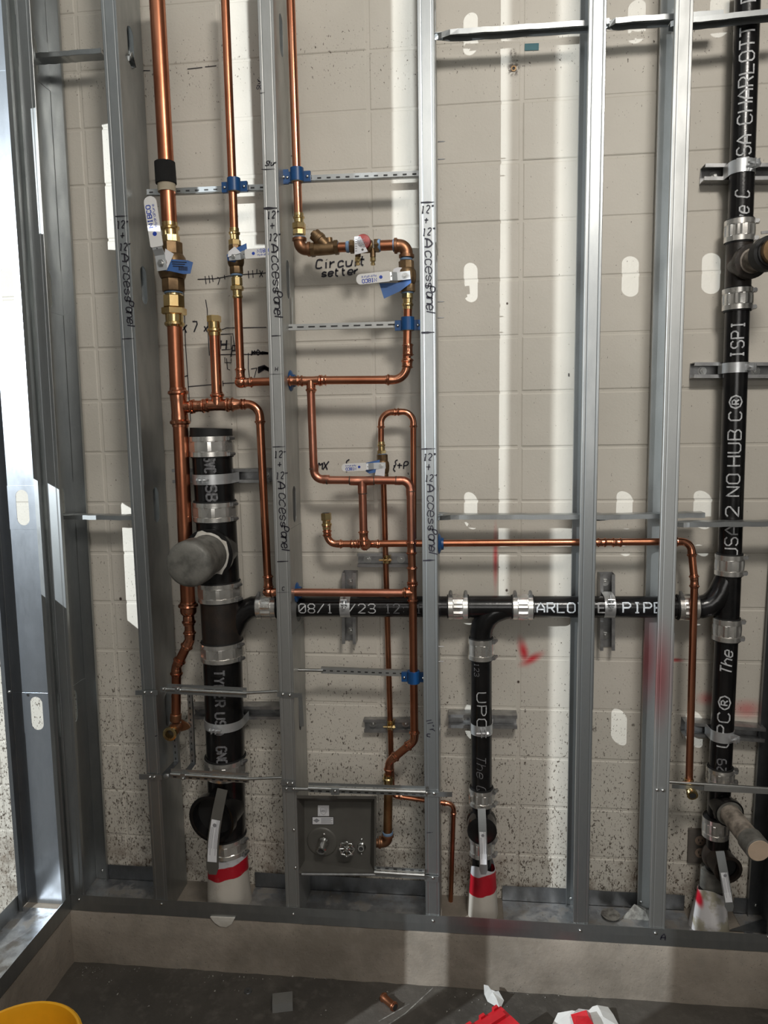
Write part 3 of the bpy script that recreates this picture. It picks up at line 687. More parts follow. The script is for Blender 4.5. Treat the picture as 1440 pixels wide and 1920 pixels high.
def ball_valve_body(parent, p0, p1, r, mat='bronze', stem=None):
    p0, p1 = V(p0), V(p1); D = (p1-p0).length; d = (p1-p0)/D; mb = MB()
    mb.lathe(p0, d, [(0, r*1.2), (0, r*1.32), (D*.02, r*1.38), (D*.24, r*1.38), (D*.26, r*1.3)], 8)
    mb.lathe(p0, d, [(D*.26, r*1.35), (D*.30, r*1.48), (D*.38, r*1.62), (D*.55, r*1.68), (D*.68, r*1.58), (D*.76, r*1.3)], 24)
    mb.lathe(p0, d, [(D*.74, r*1.25), (D*.76, r*1.34), (D*.98, r*1.34), (D, r*1.2)], 8)
    if stem is not None: mb.lathe(stem[0], stem[1]-stem[0], [(0, r*.7), ((stem[1]-stem[0]).length, r*.6)], 16)
    return mb.build('valve_body', mat, parent, smooth=30)

v1 = thing('ball_valve', 'large bronze ball valve with long white lever pointing up and blue tag', 'valve', LP(322, 545))
s0 = LP(303, 494, Y=YC-.050)
ball_valve_body(v1, LP(325.5, 547), LP(321, 455), .0232, stem=(LP(321, 498), LP(304, 493, Y=YC-.048)))
tape_ring(v1, LP(325.5, 549), Z_, .0225, .006); tape_ring(v1, LP(320, 456), Z_, .0225, .005)
lever(v1, s0, math.radians(96), .168, .034, True, 0, neck=.27)
q = lambda x, y, Y: P(x, y, Y)
paper_tag(v1, [(q(302, 499, .004), q(301, 508, .004)), (q(318, 486, .002), q(318, 508, .002)), (q(352, 488, .002), q(345, 514, .002)), (q(362, 492, .006), q(357, 513, .006))], 'tag_blue', 'bright blue printed valve tag')
paper_tag(v1, [(q(310, 466, .0), q(306, 500, .0)), (q(326, 476, -.001), q(312, 508, -.001))], 'tag_white', 'white folded half of the tag')
mb = MB()
for i in range(9): x = 335+i*1.9; mb.plate([q(x, 498.5+.2*i, +.0012), q(x+1.1, 498.5+.2*i, +.0012), q(x+1, 507, +.0012), q(x, 507, +.0012)], (0, -1, 0), .0004)
for i in range(3): mb.plate([q(322+i, 490+i*4, +.0012), q(350-i*3, 491+i*4, +.0012), q(350-i*3, 492.4+i*4, +.0012), q(322+i, 491.4+i*4, +.0012)], (0, -1, 0), .0004)
mb.build('tag_print', 'ink', v1)

low = thing('copper_riser', 'thick copper pipe run below the large valve, ending at the low outlet', 'pipe', LP(335, 700))
union(low, LP(325.5, 549), LP(327.5, 613), R1*.98)
pipe(low, LP(327.5, 608), LP(333, 735), R1); pipe(low, LP(338, 795), LP(353, 1138), R1)
tee(low, LP(336, 764), LP(338, 800)-LP(333, 728), LP(400, 761)-LP(336, 764), R1, .054, .0143, .045)
# reducer and double offset
mb = MB(); straight_fit(mb, LP(352.5, 1128), LP(354.5, 1172), R1, r1=.0145); fitting(low, mb, 'copper_bright', 'reducer')
run(low, [LP(354.5, 1160), LP(356, 1200), LP(331, 1250), LP(330, 1345)], .0135, 'copper', 'copper_bright', R=.03, L=.021)
mb = MB().lathe(LP(330, 1338), LP(329, 1362)-LP(330, 1338), [(0, .0145), (.002, .0165), (.022, .0165)], 20)
mb.ball(LP(329.5, 1364), .0185, 18)
mb.lathe(LP(330, 1364), (0, -1, 0), [(0, .0175), (.024, .0175)], 20)
mb.build('drop_ear_elbow', 'bronze_red', low, 'bronze drop ear elbow')
mb = MB().plate([q(340, 1350, .06), q(353, 1358, .06), q(357, 1364, .06), q(352, 1368, .06), q(338, 1372, .06)], (0, 1, 0), .006); mb.build('mounting_ear', 'bronze_red', low)
oc = LP(330, 1364)+V((0, -.040, 0)); mb = MB().lathe(oc, (0, -1, 0), [(0, .0125), (0, .0192), (.001, .0205), (.008, .0205), (.0085, .019), (.0085, .0125), (-.012, .0118), (-.03, .0118)], 24, caps=False)
mb.build('open_port', 'brass', low, 'open brass threaded port'); MB().lathe(oc-V((0, -.012, 0)), (0, -1, 0), [(0, .0122), (.001, .0122)], 20).build('port_bore', 'slot_dark', low)

# --- branch from the big tee to the cold tee
br = thing('copper_branch', 'copper branch from the thick tee round to the horizontal pipe at letter C', 'pipe', LP(440, 760))
R2 = .0143; R3 = .0111
mb = MB(); straight_fit(mb, LP(359, 762), LP(386, 761), R2); fitting(br, mb, name='coupling')
tee(br, LP(408, 759.5), X_, Z_, R2, .038, R2, .036)
pipe(br, LP(407, 742), LP(402, 622), R2, 'copper_bright', label='short upright copper stub')
adapter(br, LP(401, 592), LP(402.5, 630), R2, hexpos=(0, .32), hr=1.36, label='open brass female adapter'); MB().lathe(LP(401, 592.5), Z_, [(0, .0125), (.001, .0125)], 20).build('port_bore', 'slot_dark', br)
mb = MB(); straight_fit(mb, LP(433, 758.5), LP(462, 758), R2, r1=R3, L=.014); fitting(br, mb, name='reducer')
run(br, [LP(455, 758), LP(486, 757), LP(503, 1109)], R3, 'copper', 'copper_bright', R=.036, L=.02, skip_last=.02)
mb = MB(); straight_fit(mb, LP(502.3, 1078), LP(503.3, 1103), R3, L=.014); mb.ball(LP(503, 1110), .0155, 18, (1.05, 1, .95)); straight_fit(mb, LP(506, 1110.5), LP(526, 1110.5), R3, L=.012); fitting(br, mb, 'copper_bright', 'elbow')
pipe(br, LP(515, 1110.5), LP(770, 1112), R3, 'copper_dull', label='pale pink copper pipe')

# --- hot riser 3/4 inch
hot = thing('copper_riser', 'second copper riser from the left, in a blue clamp', 'pipe', LP(437, 400))
pipe(hot, LP(421, -30), LP(439.5, 440), R3, 'copper'); adapter(hot, LP(440.5, 462), LP(439, 428), R3, hexpos=(0, .35), hr=1.5)
v2 = thing('ball_valve', 'small ball valve with white lever running behind the marked stud', 'valve', LP(443, 512))
ball_valve_body(v2, LP(443.5, 514), LP(440.5, 460), .0135, stem=(LP(442, 483), LP(441, 481, Y=YC-.028))); tape_ring(v2, LP(443.5, 516), Z_, .0145, .006); tape_ring(v2, LP(440, 461), Z_, .014, .004)
lever(v2, LP(439, 481, Y=YC-.031), math.radians(2), .118, .0245, True, 0, neck=.34)
paper_tag(v2, [(q(425, 478, .026), q(427, 489, .026)), (q(440, 466, .022), q(440, 492, .022)), (q(462, 456, .024), q(463, 468, .024))], 'tag_blue', 'blue folded valve tag')
paper_tag(v2, [(q(428, 472, .01), q(427, 482, .01)), (q(440, 462, .012), q(452, 474, .012))], 'tag_white', 'white folded half of the tag')
hl = thing('copper_riser', 'copper drop below the second valve, turning right behind letter H', 'pipe', LP(450, 640))
union(hl, LP(443.7, 517), LP(445.5, 560), R3*.95); pipe(hl, LP(445.5, 556), LP(451, 700), R3)
mb = MB(); straight_fit(mb, LP(450.3, 690), LP(451.3, 712), R3, L=.013); mb.ball(LP(452, 717), .0165, 18, (1.1, 1, .95)); straight_fit(mb, LP(456, 717), LP(474, 716.5), R3, L=.012); fitting(hl, mb, 'copper_bright', 'elbow')
pipe(hl, LP(468, 716.5), LP(552, 714), R3)
hr_ = thing('copper_branch', 'horizontal copper pipe between marked studs rising to the third valve', 'pipe', LP(640, 712))
mb = MB(); straight_fit(mb, LP(541, 714), LP(562, 714), R3, L=.012); fitting(hr_, mb, 'copper_bright', 'coupling')
tee(hr_, LP(583, 714), X_, -Z_, R3, .032, R3, .032)
mb = MB(); straight_fit(mb, LP(602, 713), LP(612, 713), R3, L=.006); fitting(hr_, mb, name='coupling')
run(hr_, [LP(605, 713), LP(762, 712), LP(765, 560)], R3, 'copper', 'copper_bright', R=.036, L=.02)
for a_, b_ in (((763.5, 690), (765.5, 672)), ((765.2, 668), (764.6, 645))):
    mb = MB(); straight_fit(mb, LP(*a_), LP(*b_), R3*1.02, L=.010); fitting(hr_, mb, 'copper_dark' if a_[1] > 680 else 'copper_bright', 'coupling')
adapter(hr_, LP(764, 550), LP(764.5, 580), R3, hexpos=(0, .35), hr=1.45)
v3 = thing('ball_valve', 'ball valve right of the written words circuit setter, lever pointing left', 'valve', LP(763, 545))
ball_valve_body(v3, LP(764, 548), LP(761.5, 489), .0150, stem=(LP(763, 518), LP(762, 516, Y=YC-.030))); tape_ring(v3, LP(764, 549), Z_, .0145, .006); tape_ring(v3, LP(761.5, 486), Z_, .0145, .008)
lever(v3, LP(759, 517, Y=YC-.033), math.radians(184), .125, .0262, True, 0, neck=.34)
paper_tag(v3, [(q(770, 521, .020), q(771, 530, .020)), (q(745, 530, .020), q(750, 546, .020)), (q(711, 531, .018), q(720, 560, .018))], 'tag_blue', 'blue tag hanging under the lever')
paper_tag(v3, [(q(736, 512, .03), q(757, 512, .03)), (q(738, 504, .03), q(762, 508, .03)), (q(746, 501, .03), q(755, 502, .03))], 'tag_white', 'white paper tag above the lever')

# --- circuit setter assembly
r3 = thing('copper_riser', 'third copper riser ending at the bronze elbow of the circuit setter', 'pipe', LP(558, 300))
pipe(r3, LP(544, -30), LP(560, 415), R3, 'copper_bright')
adapter(r3, LP(561, 428), LP(560, 400), R3, hexpos=(0, .3), hr=1.3)
mb = MB(); mb.lathe(LP(561, 441), Z_, [(0, .0155), (.001, .0175), (.013, .0175), (.014, .0165)], 8); mb.lathe(LP(561, 430), Z_, [(0, .0165), (.0015, .0185), (.014, .0185), (.016, .0165)], 6); mb.build('union_nut', 'brass', r3, smooth=25)
tape_ring(r3, LP(562, 447), Z_, .0145, .009)
cs = thing('circuit_setter', 'bronze balancing valve line with y strainer and red dial above handwriting', 'valve', LP(660, 465))
mb = MB(); rr = .0150
def el_thread(mb, c, d1, d2, R, r, L):
    arc, tl = bend_pts(c, d1, d2, R); d1, d2 = V(d1).normalized(), V(d2).normalized()
    path = [arc[0]-d1*L, arc[0]-d1*(L-.001), arc[0]-d1*(L*.35), arc[0]-d1*(L*.3)]+arc+[arc[-1]+d2*(L*.3), arc[-1]+d2*L*.35, arc[-1]+d2*(L-.001), arc[-1]+d2*L]
    rad = [r*1.12, r*1.22, r*1.22, r*1.06]+[r]*len(arc)+[r*1.06, r*1.22, r*1.22, r*1.12]
    mb.sweep(path, rad, 22); return mb
el_thread(mb, LP(562, 468), -Z_, X_, .018, .0155, .012); mb.build('elbow', 'bronze_red', cs, 'reddish bronze elbow')
mb = MB().lathe(LP(576, 470), X_, [(0, .013), (.02, .013)], 18); mb.build('nipple', 'bronze_red', cs)
ax = LP(640, 464)-LP(580, 470); ax.normalize(); s_ = LP(582, 469)
mb = MB(); mb.lathe(s_, ax, [(0, .0175), (.001, .019), (.011, .019), (.012, .0175)], 6); mb.lathe(s_, ax, [(.011, .0155), (.02, .0165), (.055, .017), (.068, .016)], 20)
mb.lathe(s_+ax*.064, ax, [(0, .0175), (.001, .0195), (.011, .0195), (.012, .0175)], 6)
yb = s_+ax*.050; yd = (LP(597, 436)-LP(624, 462)); yd.normalize(); mb.lathe(yb, yd, [(0, .014), (.02, .0155), (.030, .016), (.031, .018), (.040, .018), (.041, .0165), (.054, .0165), (.055, .014), (.055, .008), (.060, .008)], 22)
mb.lathe(LP(618, 458), LP(617, 449)-LP(618, 458), [(0, .010), (.016, .009)], 16); mb.build('y_strainer', 'bronze', cs, 'bronze y strainer with angled cap', smooth=32)
tape_ring(cs, LP(633, 464.5), X_, .0145, .005); mb = MB().lathe(LP(635, 464), X_, [(0, .0125), (.03, .0125)], 20); mb.build('nipple', 'copper_dark', cs); tape_ring(cs, LP(652, 463), X_, .0135, .009)
mb = MB(); mb.lathe(LP(656, 463), X_, [(0, .0165), (.001, .018), (.010, .018)], 6); mb.lathe(LP(662, 463), X_, [(0, .0145), (.008, .017), (.045, .017), (.052, .014)], 20); mb.lathe(LP(702, 461), X_, [(0, .0165), (.001, .0175), (.012, .0175), (.013, .0165)], 6)
for px in (671, 699):
    mb.lathe(LP(px, 466), -Z_, [(0, .0075), (.022, .0075)], 14)
mb.build('valve_body', 'bronze', cs, smooth=30)
for px in (670.5, 699): MB().lathe(LP(px, 481), -Z_, [(0, .0062), (.004, .0062), (.004, .0075), (.012, .0075), (.012, .005), (.016, .0045), (.017, .006), (.022, .006), (.0225, .003)], 8).build('test_port', 'brass', cs, 'brass test port', smooth=25)
mb = MB().plate([q(664.5, 444, .022), q(676, 443, .022), q(690, 472, .022), q(665, 478, .022)], (0, -1, 0), .0015); mb.build('scale_plate', 'tag_white', cs, 'white scale label', smooth=0)
mb = MB()
for i in range(6): mb.plate([q(666, 448+i*4.4, .0202), q(669.5, 448+i*4.4, .0202), q(669.5, 448.8+i*4.4, .0202), q(666, 448.8+i*4.4, .0202)], (0, -1, 0), .0003)
mb.build('scale_marks', 'ink', cs, smooth=0)
MB().lathe(LP(683, 457, Y=.046), (0, -1, 0), [(0, .018), (.001, .0195), (.022, .0195), (.0245, .0185), (.0255, .016), (.0255, .001)], 28).build('dial_knob', 'dial_red', cs, 'dull red round dial', smooth=30)
MB().lathe(q(680, 468, .0208), (0, -1, 0), [(0, .003), (.0012, .003)], 12).build('dial_screw', 'chrome', cs)
mb = MB(); mp = plane_map(q(673, 457, .0208), (1, 0, .35), (-.35, 0, 1))
for k_, tx in enumerate(('CIRCUIT', 'SETTER', 'BALANCE')):
    gl, _ = glyph_lines(tx, .0028); ink(mb, [[(a, b+.004-.0055*k_) for a, b in pl] for pl in gl], mp, .0005)
mb.build('dial_print', 'print_grey', cs)
tape_ring(cs, LP(711, 460), X_, .0145, .008); mb = MB().lathe(LP(713, 460.5), X_, [(0, .0135), (.034, .0135)], 22); mb.build('nipple', 'copper_dark', cs); tape_ring(cs, LP(738, 460.5), X_, .0145, .004)
mb = MB(); el_thread(mb, LP(762, 460), X_, -Z_, .02, .0165, .012); mb.build('elbow', 'bronze_red', cs, 'reddish bronze elbow')
mb = MB().lathe(LP(761.5, 478), -Z_, [(0, .012), (.02, .012)], 18); mb.build('nipple', 'bronze', cs)

# --- soldered branch between the marked studs, mixing valve loop, low drop
sb = thing('copper_branch', 'soldered copper branch stepping down between the marked studs with two drops', 'pipe', LP(680, 902))
pipe(sb, LP(583, 735), LP(588.5, 885), R3, 'copper_dull')
mb, _ = elbow_mb(LP(590, 899), LP(590, 899)-LP(588.5, 870), X_, R3, R=.024, L=.018, bead=False); fitting(sb, mb, 'copper_dull')
pipe(sb, LP(605, 900), LP(760, 901), R3, 'copper_dull')
tee(sb, LP(679, 901.5), X_, -Z_, R3*1.03, .032, R3*1.03, .034, 'copper_dull', False)
mb, _ = elbow_mb(LP(768.5, 901), X_, LP(770, 930)-LP(768.5, 903), R3, R=.024, L=.018, bead=False); fitting(sb, mb, 'copper_dull')
for a_ in ((588, 880), (612, 900), (655, 901), (700, 901), (742, 901), (680, 926), (770, 922)):
    d_ = X_ if a_[1] in (900, 901) else Z_; MB().lathe(LP(*a_), d_, [(0, R3*1.11), (.002, R3*1.115), (.004, R3*1.0)], 20).build('solder_joint', 'flux_stain', sb, 'dark soldered joint')
pipe(sb, LP(679.7, 920), LP(682, 1010), R3, 'copper_dull')
mb = MB(); straight_fit(mb, LP(681.4, 995), LP(682.5, 1016), R3, L=.012); mb.sweep([LP(682.5, 1010), LP(683, 1018, Y=YC-.002), LP(683.5, 1023, Y=YC+.004), LP(684, 1024, Y=YC+.014)], [.0122, .0135, .0135, .013], 18); mb.lathe(LP(686, 1020, Y=YC-.01), (0, 1, 0), [(0, .0135), (.002, .0145), (.006, .0145), (.012, .0125)], 18); fitting(sb, mb, 'copper_bright', 'elbow')
pipe(sb, LP(769.7, 915), LP(771.5, 1025), R3, 'copper_dull')
for a_, b_, mm in (((771.3, 1014), (771.6, 1040), 'copper_bright'), ((772.5, 1062), (773, 1095), 'copper_bright')):
    mb = MB(); straight_fit(mb, LP(*a_), LP(*b_), R3, L=.013); fitting(sb, mb, mm, 'coupling')
pipe(sb, LP(771.5, 1035), LP(774, 1100), R3, 'copper_bright')
tee(sb, LP(773.5, 1111), -Z_, -X_, R3, .030, R3, .028)
run(sb, [LP(774, 1125), LP(777, 1389), LP(730, 1428), LP(728, 1470)], R3, 'copper', 'copper_bright', R=.026, L=.019)
adapter(sb, LP(728, 1482), LP(727.5, 1452), R3, hexpos=(0, .3), hr=1.4, mat='brass')
pipe(sb, LP(728, 1480), LP(727, 1562), .0128, 'threaded_brown', label='brown threaded supply pipe')
tape_ring(sb, LP(727, 1562), Z_, .0140, .009)
mb = MB(); el_thread(mb, LP(727, 1580), -Z_, -X_, .016, .0145, .010); mb.lathe(LP(715, 1581), -X_, [(0, .0125), (.02, .0125)], 16); mb.build('elbow', 'bronze_red', sb, 'reddish bronze elbow')

lp = thing('copper_loop', 'thin copper loop arching over the fourth valve beside the right marked stud', 'pipe', LP(745, 772, Y=.085))
Y5 = .092; R5 = .0080
run(lp, [LP(714.5, 848, Y=Y5), LP(714.5, 774, Y=Y5), LP(775, 771, Y=Y5), LP(775.5, 1010, Y=Y5)], R5, 'copper', 'copper_bright', R=.030, L=.015)
adapter(lp, LP(716, 853, Y=Y5), LP(714.8, 828, Y=Y5), R5, hexpos=(0, .35), hr=1.6)
v4 = thing('ball_valve', 'smallest ball valve inside the thin copper loop, lever pointing left', 'valve', LP(717, 890, Y=Y5))
ball_valve_body(v4, LP(718, 900, Y=Y5), LP(716.5, 852, Y=Y5), .0115, stem=(LP(717, 873, Y=Y5), LP(715, 873, Y=Y5-.024))); tape_ring(v4, LP(716.5, 852, Y=Y5), Z_, .0115, .005)
lever(v4, LP(715, 873, Y=Y5-.027), math.radians(182), .108, .0215, True, 0, neck=.42)
paper_tag(v4, [(q(712, 862, .066), q(712, 885, .066)), (q(690, 867, .062), q(692, 888, .062)), (q(682, 869, .062), q(686, 884, .062))], 'tag_blue', 'blue tag behind the lever')
paper_tag(v4, [(q(705, 880, .05), q(722, 878, .05)), (q(703, 891, .05), q(721, 893, .05))], 'tag_white', 'white paper tag below the lever')
th_ = thing('copper_riser', 'thin dark copper pipe clamped close to the wall between the marked studs', 'pipe', LP(728, 1180, Y=.125))
pipe(th_, LP(719, 895, Y=.134), LP(735, 1478, Y=.137), R5, 'copper_dark')
mb, _ = elbow_mb(LP(736, 1493, Y=.137), -Z_, X_, R5*.9, R=.018, L=.012); fitting(th_, mb, 'copper_bright')
run(th_, [LP(742, 1493, Y=.137), LP(851, 1508, Y=.137), LP(845, 1695, Y=.137)], .0066, 'copper_dark', 'copper_bright', R=.02, L=.014)
# --- long horizontal line through the right studs
lg = thing('copper_branch', 'long horizontal copper pipe passing through three studs to the right outlet', 'pipe', LP(900, 1018, Y=.075))
R4 = .0096; Y4 = .068
adapter(lg, LP(611.5, 962, Y=Y4), LP(613, 992, Y=Y4), .0105, hexpos=(0, .45), hr=1.45, label='open brass female adapter'); MB().lathe(LP(611.5, 962.3, Y=Y4), Z_, [(0, .0105), (.001, .0105)], 20).build('port_bore', 'slot_dark', lg)
mb = MB(); straight_fit(mb, LP(612.5, 984, Y=Y4), LP(613.5, 1006, Y=Y4), R4, L=.012); fitting(lg, mb, 'copper_bright', 'coupling')
run(lg, [LP(612.8, 990, Y=Y4), LP(615, 1020, Y=Y4), LP(1295, 1015.5, Y=Y4), LP(1302, 1090, Y=Y4-.012), LP(1292, 1468, Y=Y4-.02)], R4, 'copper', 'copper_bright', R=.026, L=.017)
tee(lg, LP(690, 1020, Y=Y4), X_, V((-.1, -1, .1)), R4, .034, R4, .02)
for a_, b_ in (((657, 1020), (668, 1020)), ((1119, 1017), (1137, 1017)), ((1147, 1017), (1166, 1017))):
    mb = MB(); straight_fit(mb, LP(*a_, Y=Y4), LP(*b_, Y=Y4), R4, L=.012); fitting(lg, mb, 'copper_bright', 'coupling')
mb = MB(); mb.lathe(LP(1292, 1460, Y=Y4-.02), -Z_, [(0, .0105), (.001, .0122), (.014, .0122)], 18); mb.ball(LP(1292, 1474, Y=Y4-.02), .013, 16); mb.lathe(LP(1292, 1475, Y=Y4-.02), (0, -1, -.25), [(0, .0115), (.024, .0115), (.025, .0145), (.034, .0145), (.034, .009)], 20, caps=True)
mb.plate([q(1272, 1470, .05), q(1285, 1466, .05), q(1285, 1480, .05), q(1276, 1477, .05)], (0, 1, 0), .005); mb.plate([q(1299, 1466, .05), q(1312, 1474, .05), q(1308, 1480, .05), q(1299, 1480, .05)], (0, 1, 0), .005)
mb.build('drop_ear_elbow', 'brass', lg, 'brass drop ear elbow'); MB().lathe(LP(1292, 1475, Y=Y4-.02)+V((0, -.0338, -.0085)), (0, -1, -.25), [(0, .0088), (.0008, .0088)], 18).build('port_bore', 'slot_dark', lg)

# --- blue bushings where pipes pass through stud webs, child parts of the studs
for st_, xo_, qs in ((stB, xoB, [(545, 714), (552, 1110.5)]), (stC, xoC, [(822, 1019.5)])):
    for qq in qs:
        c0 = P(*qq, .07); c0.x = xo_(c0.z)+.0413
        mb = MB().lathe(c0-X_*.002, X_, [(0, .0135), (0, .027), (.003, .029), (.006, .027), (.010, .0175), (.016, .0165), (.016, .0135)], 28, caps=False); mb.build('pipe_bushing', 'blue_plastic', st_, 'dark blue plastic pipe bushing')

# ---------------------------------------------------------------- black cast iron waste pipes
YD = .094; RD = .0298                       # 2 inch lines
YS = .080; RS = .0565                       # 4 inch stack
def coupling(parent, p0, p1, r, screw_dir, mat='stainless', simple_=False):
    """no-hub coupling: rubber sleeve, corrugated shield, two (or four) bands with worm screws"""
    p0, p1 = V(p0), V(p1); D = (p1-p0).length; d = (p1-p0)/D; sd = V(screw_dir).normalized()
    MB().lathe(p0-d*.0035, d, [(0, r), (0, r+.0035), (D+.007, r+.0035), (D+.007, r)], 28).build('rubber_sleeve', 'rubber', parent)
    segs = 40; u = V((0, 1, 0)) if abs(d.y) < .8 else V((1, 0, 0)); u = (u-d*u.dot(d)).normalized(); w_ = d.cross(u); mb = MB(); rows = []
    prof = [(0, 0, 0), (.10, 0, 0), (.24, .0012, 0), (.27, .0012, 1), (.5, .0018, 1), (.73, .0012, 1), (.76, .0012, 0), (.9, 0, 0), (1, 0, 0)]
    base = []
    for t, e, c in prof:
        for k in range(segs):
            a = 2*PI*k/segs; rr_ = r+.0048+e+(c*.0013*(1 if (k//2) % 2 else -1)); base.append(p0+d*(D*t)+(u*math.cos(a)+w_*math.sin(a))*rr_)
    mb.add(base, [(i*segs+k, i*segs+(k+1) % segs, (i+1)*segs+(k+1) % segs, (i+1)*segs+k) for i in range(len(prof)-1) for k in range(segs)])
    sh = mb.build('coupling', mat, parent, 'corrugated stainless coupling sleeve', smooth=12)
    for f in (.11, .89):
        c = p0+d*D*f; hb = min(.0062, D*.11)
        MB().lathe(c-d*hb, d, [(0, r+.005), (0, r+.0072), (2*hb, r+.0072), (2*hb, r+.005)], 36, caps=False).build('clamp_band', mat, sh, smooth=30)
        ax = d.cross(sd).normalized(); cc = c+sd*(r+.0105)
        mb = MB().cyl(cc-ax*.010, cc+ax*.008, .0052, 12); mb.lathe(cc-ax*.016, ax, [(0, .0045), (.006, .0045)], 6); mb.beam(c+sd*(r+.004)-ax*.010, c+sd*(r+.004)+ax*.010, d, .012, .006)
        mb.build('worm_screw', 'strut_steel', sh, smooth=30)
def iron(parent, p0, p1, r, name='pipe', mat='cast_iron', label=None): return MB().cyl(p0, p1, r, 36).build(name, mat, parent, label)
def DP(x, y): return P(x, y, YD)
def SP(x, y): return P(x, y, YS)
SD = V((.93, -.36, 0))
stack = thing('waste_stack', 'wide black cast iron stack at left with a large grey capped outlet', 'pipe', SP(425, 1600))
iron(stack, SP(396, 822), SP(396, 803), RS+.002, 'end_plug', 'rubber', 'black rubber end plug')
axS = [(396, 820), (398, 860), (404, 960), (413, 1140), (419, 1300), (424, 1440)]
iron(stack, SP(396.5, 836), SP(404, 958), RS)
coupling(stack, SP(396, 818), SP(398, 855), RS, SD); coupling(stack, SP(403, 940), SP(404.5, 975), RS, SD)
# test tee with the grey capped pipe standing out of it
mb = MB(); mb.cyl(SP(404.5, 965), SP(412, 1100), RS+.001, 36); tc = P(408, 1030, YS)
mb.lathe(tc, (0, -1, 0), [(0, .060), (.055, .062), (.064, .070), (.080, .071), (.081, .062)], 36); mb.build('test_tee', 'cast_iron', stack, 'black test tee', smooth=30)
rg = []; 
for k in range(32):
    a = 2*PI*k/32; rg.append((a, .0585+.004*random.random()+(.006 if k in (3, 9, 10, 19, 27) else 0)))
mb = MB(); fc = tc+V((0, -.0815, 0)); mb.add([fc+V((math.cos(a)*.0555, -.004, math.sin(a)*.0555)) for a, q_ in rg]+[fc+V((math.cos(a)*q_, .0, math.sin(a)*q_)) for a, q_ in rg], [(i, (i+1) % 32, (i+1) % 32+32, i+32) for i in range(32)])
mb.build('torn_seal', 'foam_white', stack, 'ragged pale seal edge')
mb = MB().lathe(tc+V((0, -.07, 0)), (0, -1, 0), [(0, .0545), (.095, .0555), (.0955, .0600), (.100, .0615), (.145, .0615), (.152, .0595), (.158, .052), (.1605, .035), (.161, .008)], 40)
mb.build('grey_cap', 'cap_grey', stack, 'scuffed grey metal cap', smooth=40)
coupling(stack, SP(411, 1090), SP(413, 1124), RS, SD)
iron(stack, SP(412.5, 1115), SP(418, 1215), RS+.001, 'wye', 'cast_iron_rough'); coupling(stack, SP(416, 1201), SP(418, 1234), RS, SD)
iron(stack, SP(417, 1222), SP(424, 1440), RS); coupling(stack, SP(422.5, 1417), SP(424, 1450), RS, SD)
# branch of the wye sweeping to the 2 inch line
a0 = P(420, 1200, YS); mb = MB(); pth = [P(428, 1200, YS), P(436, 1178, .084), P(447, 1156, .088), P(461, 1143, .092), P(475, 1137.5, YD), P(492, 1137, YD)]
mb.sweep(pth, [.034, .0335, .0325, .0315, .031, .0305], 28); mb.build('wye_branch', 'cast_iron', stack, smooth=60)
# valve wye with lever
iron(stack, SP(424, 1436), SP(426, 1570), RS-.001, 'valve_wye')
vc = P(423, 1507, YS)
mb = MB(); mb.lathe(vc, V((-.16, -1, -.02)), [(0, .062), (.062, .064), (.066, .071), (.088, .0715), (.089, .062), (.0885, .060), (.055, .057)], 40, caps=False); mb.build('valve_mouth', 'cast_iron', stack, 'round black open mouth', smooth=30)
vd = V((-.16, -1, -.02)).normalized(); MB().lathe(vc+vd*.058, vd, [(0, .058), (.002, .058)], 36).build('mouth_inside', 'rubber', stack)
coupling(stack, SP(425.5, 1563), SP(428, 1593), RS-.002, SD)
def level_strap(parent, top, bot, dep_t, dep_b, wt, wb, lt, ll, bent=.018):
    """broad lever of a test valve: curved strap with a printed label"""
    T_, B_ = V(top), V(bot); n = 12; vs = []; ctr = []
    for i in range(n+1):
        f = i/n; c = P(T_[0]+(B_[0]-T_[0])*f+ll*math.sin(PI*f*.8), T_[1]+(B_[1]-T_[1])*f, dep_t+(dep_b-dep_t)*f); c.y -= bent*math.sin(PI*f)*.6; ctr.append(c)
    for i, c in enumerate(ctr):
        d = (ctr[min(i+1, n)]-ctr[max(i-1, 0)]).normalized(); s_ = d.cross(Y_).normalized(); wv = wt+(wb-wt)*i/n
        if i == n: wv *= .6
        vs += [c-s_*wv/2, c+s_*wv/2]
    MB().add(vs, [(2*i, 2*i+1, 2*i+3, 2*i+2) for i in range(n)]).build('lever', 'box_grey' if lt == 'grey' else 'galvanized', parent, 'bent grey metal lever', smooth=60, solid=.003)
    i0, i1 = n*4//12, n*10//12; vs = []; 
    for i in range(i0, i1+1):
        c = ctr[i]; d = (ctr[min(i+1, n)]-ctr[max(i-1, 0)]).normalized(); s_ = d.cross(Y_).normalized(); wv = (wt+(wb-wt)*i/n)*.78
        vs += [c-s_*wv/2+V((0, -.0022, 0)), c+s_*wv/2+V((0, -.0022, 0))]
    MB().add(vs, [(2*k, 2*k+1, 2*k+3, 2*k+2) for k in range(i1-i0)]).build('printed_label', 'tag_white', parent, 'white printed label', smooth=60)
    mb = MB()
    for j in range(7):
        if j == 3: continue
        vs = []
        a_ = i0+(1 if j < 4 else 0)
        for i in range(a_, i1-(0 if j % 2 else 1)):
            c = ctr[i]; d = (ctr[min(i+1, n)]-ctr[max(i-1, 0)]).normalized(); s_ = d.cross(Y_).normalized(); wv = (wt+(wb-wt)*i/n)*.78; o_ = (-.42+.14*j)*wv
            vs += [c+s_*o_+V((0, -.0026, 0)), c+s_*(o_+wv*.05)+V((0, -.0026, 0))]
        k_ = len(vs)//2-1
        if k_ > 0: mb.add(vs, [(2*k, 2*k+1, 2*k+3, 2*k+2) for k in range(k_)])
    c = ctr[i0+1]; mb.plate(ngon_ring(c+V((0, -.0027, .006)), Y_, wt*.2, 8), Y_, .0003); mb.build('label_print', 'print_grey', parent)
